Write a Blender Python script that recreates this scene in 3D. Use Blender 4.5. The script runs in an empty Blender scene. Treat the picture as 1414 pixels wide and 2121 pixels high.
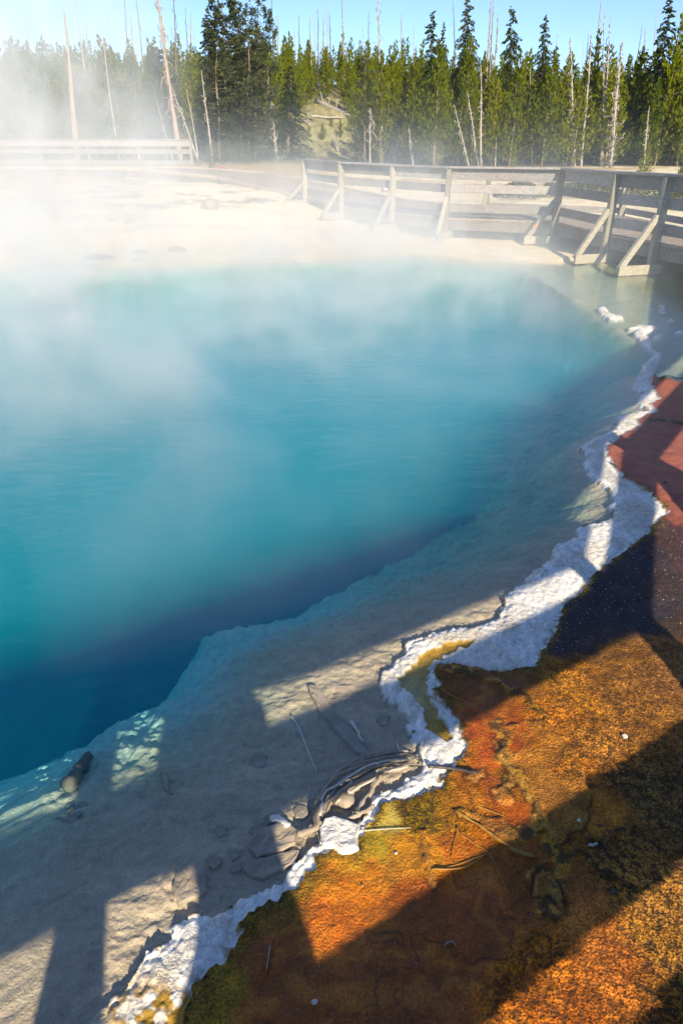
import bpy, bmesh, math, random
import numpy as np
from mathutils import Vector, Matrix
R = math.radians
C = bpy.context.scene.collection
scene = bpy.context.scene

# ------------------------------------------------------------------ camera
CAMZ, PITCH, F = 1.95, R(28.2), 1414.0          # F: focal length in pixels of the 2121 px high frame
cam_d = bpy.data.cameras.new('camera'); cam = bpy.data.objects.new('camera', cam_d); C.objects.link(cam)
cam.location = (0, 0, CAMZ); cam.rotation_euler = (R(90) - PITCH, 0, 0)
cam_d.sensor_fit = 'VERTICAL'; cam_d.sensor_height = 36; cam_d.lens = 24
cam_d.clip_start = 0.05; cam_d.clip_end = 3000
scene.camera = cam

# ------------------------------------------------------------------ light
SUN_EL, SUN_AZ = R(26.4), R(164.5)              # azimuth of the sun clockwise from +Y
w = bpy.data.worlds.new('World'); scene.world = w; w.use_nodes = True
nt = w.node_tree; bg = nt.nodes['Background']
sky = nt.nodes.new('ShaderNodeTexSky'); sky.sky_type = 'NISHITA'; sky.sun_disc = False
sky.sun_elevation = SUN_EL; sky.sun_rotation = SUN_AZ; sky.altitude = 2300
sky.air_density = 1.1; sky.dust_density = 0.8; sky.ozone_density = 1.0
tint = nt.nodes.new('ShaderNodeMix'); tint.data_type = 'RGBA'; tint.blend_type = 'MULTIPLY'; tint.inputs[0].default_value = 1; tint.inputs[7].default_value = (.67, .79, 1.0, 1)
nt.links.new(sky.outputs[0], tint.inputs[6]); nt.links.new(tint.outputs[2], bg.inputs[0]); bg.inputs[1].default_value = 0.118
sd = bpy.data.lights.new('sun', 'SUN'); sd.energy = 5.0; sd.angle = R(0.55); sd.color = (1.0, 0.85, 0.62)
sun = bpy.data.objects.new('sun', sd); C.objects.link(sun)
sdir = Vector((math.sin(SUN_AZ) * math.cos(SUN_EL), math.cos(SUN_AZ) * math.cos(SUN_EL), math.sin(SUN_EL)))
sun.rotation_euler = sdir.to_track_quat('Z', 'Y').to_euler(); sun.location = sdir * 60
vs = scene.view_settings; vs.view_transform = 'Standard'; vs.look = 'None'; vs.gamma = 1; vs.exposure = 0.6
cy = scene.cycles
cy.use_denoising = True; cy.volume_bounces = 4; cy.max_bounces = 8; cy.diffuse_bounces = 2; cy.glossy_bounces = 2
cy.transparent_max_bounces = 12; cy.volume_step_rate = 1.0; cy.volume_max_steps = 96
cy.sample_clamp_indirect = 4.0; cy.use_adaptive_sampling = True; cy.adaptive_threshold = 0.02

# ------------------------------------------------------------------ projection helpers (pixel of the frame -> point of the place)
cp, sp = math.cos(PITCH), math.sin(PITCH)
def ray(px, py):
    a, b = (px - 707.0), (1060.5 - py)
    return np.array([a, F * cp + b * sp, -F * sp + b * cp])
def at(px, py, z=0.0):
    d = ray(px, py); t = (z - CAMZ) / d[2]
    return (d[0] * t, d[1] * t)
def atd(px, py, D):
    d = ray(px, py); t = D / d[1]
    return Vector((d[0] * t, D, CAMZ + d[2] * t))
def G(lst, z=0.0): return [at(x, y, z) for x, y in lst]

# ------------------------------------------------------------------ noise
rng = np.random.default_rng(7)
TB = rng.random((256, 256)); TX = rng.random((256, 256)); TY = rng.random((256, 256))
def vn(x, y, s=0):
    x = np.asarray(x, float) + s * 13.7; y = np.asarray(y, float) + s * 7.3
    ix = np.floor(x).astype(int); iy = np.floor(y).astype(int); fx = x - ix; fy = y - iy
    fx = fx * fx * (3 - 2 * fx); fy = fy * fy * (3 - 2 * fy)
    a = TB[ix & 255, iy & 255]; b = TB[(ix + 1) & 255, iy & 255]; c = TB[ix & 255, (iy + 1) & 255]; d = TB[(ix + 1) & 255, (iy + 1) & 255]
    return (a * (1 - fx) + b * fx) * (1 - fy) + (c * (1 - fx) + d * fx) * fy
def fbm(x, y, o=4, s=0):
    r = 0; a = 0.5; t = 0
    for k in range(o):
        r = r + a * vn(x * 2 ** k, y * 2 ** k, s + k * 3); t += a; a *= 0.5
    return r / t
def wor(x, y, s=0):
    x = np.asarray(x, float) + s * 5.1; y = np.asarray(y, float) + s * 9.7
    ix = np.floor(x).astype(int); iy = np.floor(y).astype(int)
    f1 = np.full(x.shape, 9.0); f2 = np.full(x.shape, 9.0)
    for dx in (-1, 0, 1):
        for dy in (-1, 0, 1):
            cx = ix + dx; cyy = iy + dy
            d = np.hypot(cx + TX[cx & 255, cyy & 255] - x, cyy + TY[cx & 255, cyy & 255] - y)
            m = d < f1; f2 = np.where(m, f1, np.minimum(f2, d)); f1 = np.where(m, d, f1)
    return f1, f2
def ss(a, b, x):
    t = np.clip((x - a) / (b - a), 0, 1); return t * t * (3 - 2 * t)
def sdist(poly, x, y):
    """signed distance to a polygon, positive inside"""
    P = np.array(poly, float); Q = np.roll(P, -1, 0)
    best = np.full(x.shape, 1e18); ins = np.zeros(x.shape, bool)
    for (ax, ay), (bx, by) in zip(P, Q):
        ex, ey = bx - ax, by - ay; L = ex * ex + ey * ey + 1e-12
        t = np.clip(((x - ax) * ex + (y - ay) * ey) / L, 0, 1)
        best = np.minimum(best, (x - ax - t * ex) ** 2 + (y - ay - t * ey) ** 2)
        if ay != by:
            c = (ay > y) != (by > y)
            ins ^= c & (x < ex * (y - ay) / (by - ay) + ax)
    d = np.sqrt(best); return np.where(ins, d, -d)
def lin(c):
    c = np.array(c, float) / 255.0
    return np.where(c <= 0.04045, c / 12.92, ((c + 0.055) / 1.055) ** 2.4)

# ------------------------------------------------------------------ object helpers
def tag(o, label=None, cat=None, group=None, kind=None):
    if label: o['label'] = label
    if cat: o['category'] = cat
    if group: o['group'] = group
    if kind: o['kind'] = kind
    return o
def link_mesh(name, me, mat=None, parent=None):
    o = bpy.data.objects.new(name, me); C.objects.link(o)
    if mat: me.materials.append(mat)
    if parent:
        o.parent = parent; o.matrix_parent_inverse = Matrix.Translation(-Vector(parent.get('_w', (0, 0, 0))))
    return o
def mesh(name, vs_, fs, mat=None, parent=None, smooth=False):
    me = bpy.data.meshes.new(name); me.from_pydata([tuple(map(float, v)) for v in vs_], [], fs); me.update()
    if smooth: me.polygons.foreach_set('use_smooth', [True] * len(me.polygons))
    return link_mesh(name, me, mat, parent)
def empty(name, loc=(0, 0, 0), rz=0):
    o = bpy.data.objects.new(name, None); C.objects.link(o); o.location = loc; o.rotation_euler = (0, 0, rz)
    o.empty_display_size = 0.2; return o
def hub(name, loc, parent=None):
    """an Empty at a thing's base whose parts are modelled in world coordinates"""
    o = empty(name, loc); o['_w'] = tuple(map(float, loc))
    if parent:
        o.parent = parent; o.matrix_parent_inverse = Matrix.Translation(-Vector(parent['_w']))
    return o
class MB:
    def __init__(s): s.v = []; s.f = []
    def add(s, v, f):
        n = len(s.v); s.v += [tuple(p) for p in v]; s.f += [tuple(n + i for i in q) for q in f]
    def beam(s, a, b, wd, ht, up=(0, 0, 1), ch=0.0):
        """box from a to b; wd across, ht along 'up'"""
        a = Vector(a); b = Vector(b); d = (b - a).normalized(); up = Vector(up)
        sx = d.cross(up)
        if sx.length < 1e-4: sx = d.cross(Vector((1, 0, 0)))
        sx.normalize(); u = sx.cross(d).normalized(); hx = sx * wd / 2; hu = u * ht / 2
        c = min(wd, ht) * 0.12
        prof = [(-1, -1, c, 0), (1, -1, -c, 0), (1, -1, 0, c), (1, 1, 0, -c), (1, 1, -c, 0), (-1, 1, c, 0), (-1, 1, 0, -c), (-1, -1, 0, c)]
        vs_ = []
        for p in (a, b):
            for px, pu, ox, ou in prof: vs_.append(p + sx * (px * wd / 2 + ox) + u * (pu * ht / 2 + ou))
        fs = [(i, (i + 1) % 8, 8 + (i + 1) % 8, 8 + i) for i in range(8)] + [tuple(range(7, -1, -1)), tuple(range(8, 16))]
        s.add(vs_, fs)
    def tube(s, pts, rad, n=6, flat=1.0, nrm=(0, 0, 1)):
        """tapered tube along points; flat <1 squashes it along nrm"""
        pts = [Vector(p) for p in pts]; vs_ = []
        if not hasattr(rad, '__len__'): rad = [rad] * len(pts)
        for i, p in enumerate(pts):
            d = (pts[min(i + 1, len(pts) - 1)] - pts[max(i - 1, 0)]).normalized()
            a = d.cross(Vector(nrm))
            if a.length < 1e-3: a = d.cross(Vector((1, 0.1, 0)))
            a.normalize(); b = a.cross(d).normalized()
            for k in range(n):
                t = 2 * math.pi * k / n
                vs_.append(p + a * (math.cos(t) * rad[i]) + b * (math.sin(t) * rad[i] * flat))
        fs = []
        for i in range(len(pts) - 1):
            for k in range(n):
                fs.append((i * n + k, i * n + (k + 1) % n, (i + 1) * n + (k + 1) % n, (i + 1) * n + k))
        fs += [tuple(range(n - 1, -1, -1)), tuple(range((len(pts) - 1) * n, len(pts) * n))]
        s.add(vs_, fs)
    def build(s, name, mat, parent=None, smooth=False): return mesh(name, s.v, s.f, mat, parent, smooth)

# ------------------------------------------------------------------ materials
def mat_new(name):
    m = bpy.data.materials.new(name); m.use_nodes = True
    n = m.node_tree.nodes; return m, n, m.node_tree.links, n['Principled BSDF'], n['Material Output']
def setv(b, **k):
    for a, v in k.items():
        b.inputs[a.replace('_', ' ')].default_value = v
def node(n, t, **k):
    x = n.new(t)
    for a, v in k.items():
        if hasattr(x, a): setattr(x, a, v)
        else: x.inputs[a.replace('_', ' ')].default_value = v
    return x
def math_(n, l, op, a, b=None, c=None, clamp=False):
    x = n.new('ShaderNodeMath'); x.operation = op; x.use_clamp = clamp
    for i, v in enumerate((a, b, c)):
        if v is None: continue
        if isinstance(v, (int, float)): x.inputs[i].default_value = v
        else: l.new(v, x.inputs[i])
    return x.outputs[0]
def mixc(n, l, fac, a, b, mode='MIX'):
    x = n.new('ShaderNodeMix'); x.data_type = 'RGBA'; x.blend_type = mode
    for sock, v in ((x.inputs[0], fac), (x.inputs[6], a), (x.inputs[7], b)):
        if isinstance(v, (int, float)): sock.default_value = v
        elif isinstance(v, (tuple, list)): sock.default_value = tuple(v)[:3] + (1,)
        else: l.new(v, sock)
    return x.outputs[2]
def maprange(n, l, v, a, b, c=0.0, d=1.0, smooth=False):
    x = n.new('ShaderNodeMapRange'); x.clamp = True
    if smooth: x.interpolation_type = 'SMOOTHSTEP'
    l.new(v, x.inputs[0])
    for i, q in enumerate((a, b, c, d)): x.inputs[1 + i].default_value = q
    return x.outputs[0]
def noise(n, l, vec, scale, detail=3, rough=0.5, dist=0.0, dim='3D'):
    x = n.new('ShaderNodeTexNoise'); x.noise_dimensions = dim
    x.inputs['Scale'].default_value = scale; x.inputs['Detail'].default_value = detail
    x.inputs['Roughness'].default_value = rough; x.inputs['Distortion'].default_value = dist
    l.new(vec, x.inputs['Vector']); return x.outputs[0]

def ground_material():
    m, n, l, b, out = mat_new('ground_material')
    co = n.new('ShaderNodeTexCoord').outputs['Object']
    ca = node(n, 'ShaderNodeAttribute', attribute_name='Col'); ma = node(n, 'ShaderNodeAttribute', attribute_name='Mask')
    sp_ = n.new('ShaderNodeSeparateColor'); l.new(ma.outputs['Color'], sp_.inputs[0])
    gran, wet, fleck = sp_.outputs[0], sp_.outputs[1], sp_.outputs[2]
    n1 = noise(n, l, co, 28, 4, 0.6); n2 = noise(n, l, co, 120, 5, 0.7); n3 = noise(n, l, co, 6, 4, 0.6)
    # granular speckle: dark pits between gold grains
    k = maprange(n, l, n2, 0.36, 0.62, 0.0, 1.0)
    dark = mixc(n, l, 1.0, ca.outputs['Color'], (0.16, 0.11, 0.08), 'MULTIPLY')
    lite = mixc(n, l, 1.0, ca.outputs['Color'], (2.1, 2.1, 1.9), 'MULTIPLY')
    gcol = mixc(n, l, k, dark, lite)
    gfac = math_(n, l, 'MULTIPLY_ADD', gran, 0.95, 0.0, clamp=True)
    col = mixc(n, l, gfac, ca.outputs['Color'], gcol)
    n4 = noise(n, l, co, 42, 4, 0.72, 0.6)
    pit = math_(n, l, 'MULTIPLY', maprange(n, l, n4, 0.50, 0.43, 0, 1), maprange(n, l, gran, 0.55, 0.95, 0, 0.85))
    col = mixc(n, l, pit, col, (0.060, 0.040, 0.024))
    n5 = noise(n, l, co, 210, 2, 0.6)
    col = mixc(n, l, math_(n, l, 'MULTIPLY_ADD', gran, 2.0, 0.12, clamp=True), col, mixc(n, l, 1.0, col, maprange(n, l, n5, 0.3, 0.7, 0.66, 1.34), 'MULTIPLY'))
    v1 = maprange(n, l, n1, 0.25, 0.75, 0.82, 1.15)
    col = mixc(n, l, 1.0, col, v1, 'MULTIPLY')
    # white mineral flecks
    vo = n.new('ShaderNodeTexVoronoi'); vo.inputs['Scale'].default_value = 85; l.new(co, vo.inputs['Vector'])
    rs = n.new('ShaderNodeSeparateColor'); l.new(vo.outputs['Color'], rs.inputs[0])
    size = math_(n, l, 'MULTIPLY', rs.outputs[0], math_(n, l, 'MULTIPLY', fleck, 0.26))
    fl = math_(n, l, 'LESS_THAN', vo.outputs['Distance'], size)
    fl = math_(n, l, 'MULTIPLY', fl, math_(n, l, 'GREATER_THAN', rs.outputs[1], 0.45))
    col = mixc(n, l, fl, col, (0.62, 0.60, 0.58))
    l.new(col, b.inputs['Base Color'])
    rg = maprange(n, l, wet, 0, 1, 0.92, 0.32)
    l.new(math_(n, l, 'ADD', rg, math_(n, l, 'MULTIPLY', n1, 0.15), clamp=True), b.inputs['Roughness'])
    l.new(maprange(n, l, wet, 0, 1, 0.25, 0.5), b.inputs['Specular IOR Level'])
    h = math_(n, l, 'ADD', math_(n, l, 'MULTIPLY', n2, math_(n, l, 'MULTIPLY_ADD', gran, 1.3, 0.22)), math_(n, l, 'MULTIPLY', n1, 0.9))
    h = math_(n, l, 'SUBTRACT', h, math_(n, l, 'MULTIPLY', pit, 1.2))
    v2 = n.new('ShaderNodeTexVoronoi'); v2.inputs['Scale'].default_value = 130; l.new(co, v2.inputs['Vector'])
    h = math_(n, l, 'SUBTRACT', h, math_(n, l, 'MULTIPLY', v2.outputs['Distance'], math_(n, l, 'MULTIPLY_ADD', gran, 0.9, 0.04)))
    bp = n.new('ShaderNodeBump'); bp.inputs['Strength'].default_value = 1.0; bp.inputs['Distance'].default_value = 0.009
    l.new(h, bp.inputs['Height']); l.new(bp.outputs[0], b.inputs['Normal'])
    return m
M_GROUND = ground_material()

def simple(name, c1, c2, rough=0.85, scale=20, bump=0.4, bdist=0.005, stretch=None, detail=4, spec=0.3):
    m, n, l, b, out = mat_new(name)
    co = n.new('ShaderNodeTexCoord').outputs['Object']
    if stretch:
        mp = n.new('ShaderNodeMapping'); mp.inputs['Scale'].default_value = stretch; l.new(co, mp.inputs[0]); co = mp.outputs[0]
    f = noise(n, l, co, scale, detail, 0.62)
    l.new(mixc(n, l, maprange(n, l, f, 0.3, 0.7), c1, c2), b.inputs['Base Color'])
    b.inputs['Roughness'].default_value = rough; b.inputs['Specular IOR Level'].default_value = spec
    bp = n.new('ShaderNodeBump'); bp.inputs['Strength'].default_value = bump; bp.inputs['Distance'].default_value = bdist
    l.new(f, bp.inputs['Height']); l.new(bp.outputs[0], b.inputs['Normal'])
    return m

# ------------------------------------------------------------------ the pool: outlines in ground coordinates
EDGE_W = [(190,2121),(215,2095),(262,2050),(300,1985),(355,1950),(362,1925),(400,1900),(440,1905),(490,1880),(530,1860),(590,1835),(605,1800),(640,1770),(665,1748),(700,1715),(746,1706),(765,1672),(775,1650),(830,1628),(880,1595),(870,1570),(865,1545),(850,1530),(855,1510),(845,1480),(820,1455),(800,1450),(785,1420),(790,1395),(815,1385),(815,1370),(840,1355),(838,1335),(880,1320),(930,1305),(985,1300),(1030,1285),(1045,1260),(1040,1240),(1080,1215),(1105,1190),(1140,1160),(1155,1130),(1200,1115),(1200,1095),(1240,1085),(1275,1072),(1262,1050),(1275,1035),(1255,1010),(1225,990),(1210,970),(1215,945),(1200,930),(1225,910),(1275,890),(1280,860),(1345,850),(1320,835),(1330,815),(1305,800),(1325,775),(1330,755),(1355,735),(1335,715),(1325,705),(1310,690),(1320,683),(1298,680),(1320,672),(1360,675)]
EDGE_L = [(1362,682),(1335,690),(1345,700),(1350,720),(1372,735),(1355,755),(1350,775),(1348,800),(1365,830),(1345,838),(1360,855),(1320,870),(1325,885),(1290,900),(1258,930),(1260,950),(1275,975),(1300,1000),(1340,1020),(1385,1065),(1360,1080),(1345,1105),(1310,1130),(1275,1160),(1235,1190),(1215,1220),(1160,1265),(1150,1290),(1140,1325),(1110,1365),(1110,1385),(1040,1398),(980,1390),(940,1380),(905,1385),(890,1400),(905,1420),(905,1440),(925,1470),(945,1490),(955,1515),(962,1545),(962,1570),(940,1590),(920,1610),(915,1635),(880,1640),(850,1655),(790,1665),(775,1690),(745,1745),(740,1765),(700,1765),(660,1775),(645,1800),(625,1830),(600,1860),(560,1875),(515,1890),(495,1930),(490,1960),(465,1995),(430,2010),(410,2040),(390,2075),(375,2121)]
OFF = [(-4.0,-1.5),(-1.5,0.2)]
CRUST = OFF + G(EDGE_W) + G(EDGE_L) + [(-1.1,0.05),(-3.6,-1.8)]
i_sh = EDGE_W.index((1325,775))
FAR = [(1500,575),(1414,560),(1290,548),(1150,548),(1000,545),(900,534),(850,530),(700,540),(520,545),(300,552),(130,556),(0,560),(-200,566)]
POOL = OFF + G(EDGE_W[:i_sh + 1]) + G([(1345,777),(1380,786),(1420,796),(1520,800)]) + G(FAR) + [(-17,12),(-17,5),(-10,-1)]
DEEP = G([(-250,1760),(-100,1680),(0,1640),(100,1590),(210,1530),(330,1460),(390,1400),(440,1360),(450,1320),(520,1300),(600,1280),(680,1240),(740,1195),(800,1160),(850,1110),(930,1050),(1000,1015),(1060,930),(1100,860),(1140,790),(1170,740),(1175,690),(1150,645),(1090,605),(980,582),(800,570),(500,572),(200,580),(-200,590)], -0.32) + [(-15,10),(-15,5),(-8,0)]
YEL = G([(985,1330),(940,1335),(895,1345),(865,1365),(855,1385),(835,1400),(820,1410),(835,1435),(855,1450),(875,1480),(880,1510),(885,1530),(920,1540),(940,1530),(925,1510),(905,1480),(895,1450),(885,1420),(880,1400),(900,1380),(940,1360),(980,1342)])
YEL2 = G([(905,1395),(925,1392),(950,1440),(965,1500),(958,1520),(940,1490),(915,1450)])
ISLETS = [G([(1235,640),(1250,632),(1258,640),(1262,648),(1290,655),(1292,662),(1262,662),(1245,652)]), G([(1395,686),(1420,684),(1424,691),(1400,691)]), G([(1350,700),(1368,690),(1372,697),(1356,704)]),
          G([(1365,640),(1376,637),(1378,643),(1366,644)]), G([(1382,661),(1395,660),(1394,664),(1384,664)])]
MATS = [G([(1040,1510),(1080,1500),(1130,1500),(1180,1560),(1220,1650),(1200,1720),(1150,1760),(1110,1700),(1080,1650),(1050,1605),(1030,1580),(1022,1560),(1040,1540)]),
        G([(940,1685),(985,1690),(1040,1700),(1080,1735),(1112,1770),(1090,1787),(1050,1765),(990,1715),(950,1702)]),
        G([(1095,1830),(1130,1812),(1160,1850),(1168,1905),(1135,1865),(1100,1862)]),
        G([(1040,1612),(1050,1610),(1062,1635),(1050,1642),(1040,1635)]), G([(1020,1645),(1040,1640),(1058,1668),(1050,1680),(1030,1668)]),
        G([(965,1600),(1000,1600),(1005,1618),(985,1628),(965,1618)]), G([(870,1730),(890,1730),(895,1800),(905,1845),(890,1850),(870,1810)])]
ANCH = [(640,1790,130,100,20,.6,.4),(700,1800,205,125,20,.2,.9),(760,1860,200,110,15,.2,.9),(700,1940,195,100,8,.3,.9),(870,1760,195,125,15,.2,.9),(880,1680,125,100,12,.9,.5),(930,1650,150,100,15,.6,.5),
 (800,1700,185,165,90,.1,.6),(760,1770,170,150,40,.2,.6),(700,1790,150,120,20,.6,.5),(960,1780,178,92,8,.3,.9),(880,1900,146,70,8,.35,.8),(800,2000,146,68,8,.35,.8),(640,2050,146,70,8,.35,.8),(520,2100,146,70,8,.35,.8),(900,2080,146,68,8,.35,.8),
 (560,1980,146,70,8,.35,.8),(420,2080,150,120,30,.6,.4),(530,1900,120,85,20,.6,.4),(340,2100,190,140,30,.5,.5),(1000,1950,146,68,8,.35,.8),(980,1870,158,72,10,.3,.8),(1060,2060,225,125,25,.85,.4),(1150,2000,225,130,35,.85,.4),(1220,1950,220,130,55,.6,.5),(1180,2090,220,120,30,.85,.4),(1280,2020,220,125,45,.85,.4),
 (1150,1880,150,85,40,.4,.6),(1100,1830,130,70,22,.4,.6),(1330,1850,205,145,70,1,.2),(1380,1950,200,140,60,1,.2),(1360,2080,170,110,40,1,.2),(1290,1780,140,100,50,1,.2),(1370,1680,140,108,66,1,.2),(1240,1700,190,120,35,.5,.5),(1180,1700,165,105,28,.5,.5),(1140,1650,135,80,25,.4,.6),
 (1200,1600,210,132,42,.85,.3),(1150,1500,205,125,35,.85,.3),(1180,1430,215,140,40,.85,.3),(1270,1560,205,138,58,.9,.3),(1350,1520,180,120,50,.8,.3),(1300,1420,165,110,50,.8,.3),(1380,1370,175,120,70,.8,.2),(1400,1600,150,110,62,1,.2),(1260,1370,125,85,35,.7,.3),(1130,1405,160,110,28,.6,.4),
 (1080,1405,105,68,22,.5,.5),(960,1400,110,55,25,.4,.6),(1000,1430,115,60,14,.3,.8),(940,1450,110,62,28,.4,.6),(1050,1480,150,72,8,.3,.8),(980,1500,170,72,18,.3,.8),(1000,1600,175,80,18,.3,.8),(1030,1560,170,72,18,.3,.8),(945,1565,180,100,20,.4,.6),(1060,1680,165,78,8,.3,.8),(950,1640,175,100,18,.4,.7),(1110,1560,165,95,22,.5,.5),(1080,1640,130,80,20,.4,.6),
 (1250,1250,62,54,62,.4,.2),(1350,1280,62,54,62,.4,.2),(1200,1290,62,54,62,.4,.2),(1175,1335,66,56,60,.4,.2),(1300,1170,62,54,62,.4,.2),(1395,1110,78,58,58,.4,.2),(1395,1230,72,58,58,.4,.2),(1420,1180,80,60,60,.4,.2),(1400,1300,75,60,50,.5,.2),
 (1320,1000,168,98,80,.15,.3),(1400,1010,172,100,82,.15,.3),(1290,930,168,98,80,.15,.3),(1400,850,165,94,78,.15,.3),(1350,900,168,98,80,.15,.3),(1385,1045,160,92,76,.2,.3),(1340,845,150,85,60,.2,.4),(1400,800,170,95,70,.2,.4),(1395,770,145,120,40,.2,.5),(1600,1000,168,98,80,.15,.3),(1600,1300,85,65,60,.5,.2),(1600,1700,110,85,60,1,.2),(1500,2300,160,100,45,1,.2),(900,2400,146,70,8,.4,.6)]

def pond_bottom(x, y):
    """height of the bare ground and masks; x, y arrays"""
    r = np.hypot(x, y)
    wx = (fbm(x * 9, y * 9, 3, 1) - .5) * .05; wy = (fbm(x * 9, y * 9, 3, 5) - .5) * .05
    xs, ys = x + wx * .5, y + wy * .5
    near = (r < 9.5)
    sdp = sdist(POOL, xs, ys)                     # + in the water
    e = sdist(DEEP, x + (fbm(x*4, y*4, 3, 11) - .5) * .16, y + (fbm(x*4, y*4, 3, 15) - .5) * .16)
    f1, f2 = wor(x * 32, y * 32, 2)
    fa, fb = wor(x * 11, y * 11, 4)
    f3, _ = wor(x * 24, y * 24, 12); lobes = (.42 - f1) * .014 + (.42 - f3) * .030 + (.4 - fa) * .018 + .006
    lobes = np.where(sdp > -.06, lobes, lobes * .45 + (fbm(x * 30, y * 30, 3, 161) - .5) * .04)
    crust = np.where(near, sdist(CRUST, xs, ys), -9.0) + lobes
    for isl in ISLETS: crust = np.maximum(crust, sdist(isl, xs, ys) + lobes * .8)
    fl_, _ = wor(x * 26, y * 26, 8)
    yel = np.maximum(sdist(YEL, xs, ys), sdist(YEL2, xs, ys) - .012) + (.4 - fl_) * .03 + (fbm(x*40, y*40, 2, 3) - .5) * .02
    mats = np.full(x.shape, -9.0)
    for mp_ in MATS: mats = np.maximum(mats, sdist(mp_, x + wx, y + wy))
    mats += (fbm(x * 45, y * 45, 3, 9) - .5) * .02
    return dict(r=r, sdp=sdp, e=e, crust=crust, yel=yel, mats=mats, f1=f1, f2=f2, fa=fa, fb=fb, near=near)

def hill(x, y):
    h = (7.9 - 2.4 * ss(-.06, .3, x / np.maximum(y, 1))) * ss(50, 108, y + np.abs(x) * .06)
    return h * (1 + .10 * np.sin(x * .07 + .8)) + (fbm(x * .12, y * .12, 3, 21) - .5) * 1.6 * ss(46, 60, y)

def terrain(x, y, q=None):
    x = np.asarray(x, float); y = np.asarray(y, float)
    if q is None: q = pond_bottom(x, y)
    d = q['sdp']; e = q['e']
    # water side
    t = np.clip(d / (d + np.maximum(-e, 0) + 1e-4), 0, 1)
    fc, _ = wor(x * 17, y * 17, 171); bil = (1 - q['fa']) * .030 + (.6 - fc) * .020 + (.5 - q['f1']) * .012
    edge = ss(-.9, -.05, e) * (1 - ss(.0, .8, e))
    shelf = -.016 - .30 * t ** (2.6 - 1.5 * ss(1.8, 3.6, y)) + edge * (bil - .01) + (fbm(x * 14, y * 22, 4, 31) - .5) * .018
    # thin low ripples on the muddy bed
    w1 = fbm(x * 7 + 4 * fbm(x * 2.5, y * 2.5, 2, 141), y * 16, 3, 143); shelf += .012 * (w1 - .5)
    rp = fbm(x * 20 + 3 * fbm(x * 5, y * 5, 2, 77), y * 38, 3, 33); shelf += (np.abs(rp - .5) * -2 + .5) * .010
    deep = -.34 - 2.2 * ss(-.02, .9, e) - 3.2 * ss(.5, 4.5, e) + (fbm(x * 3, y * 3, 4, 37) - .5) * .25 * ss(0, .5, e)
    wz = np.where(e > 0, deep + bil * edge, shelf)
    wz = wz * (1 + .9 * ss(2.7, 4.8, y) * ss(0, .35, d))
    right = ss(0, 1, (x - 2.9) / .5) * ss(4.6, 5.6, y)
    wz = np.where((right > 0) & (e < 0), wz * (1 - right) + right * (-.018 - .04 * fbm(x * 3, y * 3, 3, 41)), wz)
    # land side
    s = -d
    nearland = .012 + .010 * fbm(x * 12, y * 12, 3, 43) + .03 * ss(.3, 2.5, s) + q.get('gran', 0) * (.016 * (1 - q['fa']) + .008 * (.6 - q['f1']) - .006)
    leftness = ss(3.0, -3.0, x - .0 * y)
    bank = .05 * ss(0, .6, s) + .75 * ss(0, 13, s) * leftness + .50 * ss(3, 14, s) * (1 - leftness) + .35 * ss(13, 34, s)
    bank = bank + (fbm(x * .8, y * .8, 4, 45) - .5) * .14 * ss(.2, 4, s) + (fbm(x * 6, y * 6, 3, 47) - .5) * .03
    farw = ss(8.5, 11, y)
    lz = nearland * (1 - farw) + bank * farw + hill(x, y)
    lz = np.where(y < 8.5, np.minimum(lz, .09), lz)
    z = np.where(d > 0, wz, lz)
    # blend bank under the water line
    z = np.where((d > 0) & (d < .04), np.minimum(z, -.004 - d * .25), z)
    # mats, crust, yellow basin
    z = np.where((q['mats'] > 0) & (d < 0), z + .008 * ss(0, .012, q['mats']), z)
    c = q['crust']
    cz = (.006 + .013 * ss(0, .05, c)) + (.5 - q['f1']) * .006 + (.5 - q['fa']) * .001 + (fbm(x * 60, y * 60, 3, 49) - .5) * .010
    cz = cz * (1 - .5 * ss(3.5, 6, q['r']))
    cz = np.maximum(cz, .004) * ss(-.004, .012, c) + z * (1 - ss(-.004, .012, c))
    z = np.where(c > -.004, cz, z)
    z = np.where((c > 0) & (q['yel'] > 0), .008 + (cz - .008) * (1 - ss(0, .012, q['yel'])), z)
    return z

def gz(x, y):
    return float(terrain(np.array([x]), np.array([y]))[0])

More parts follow.
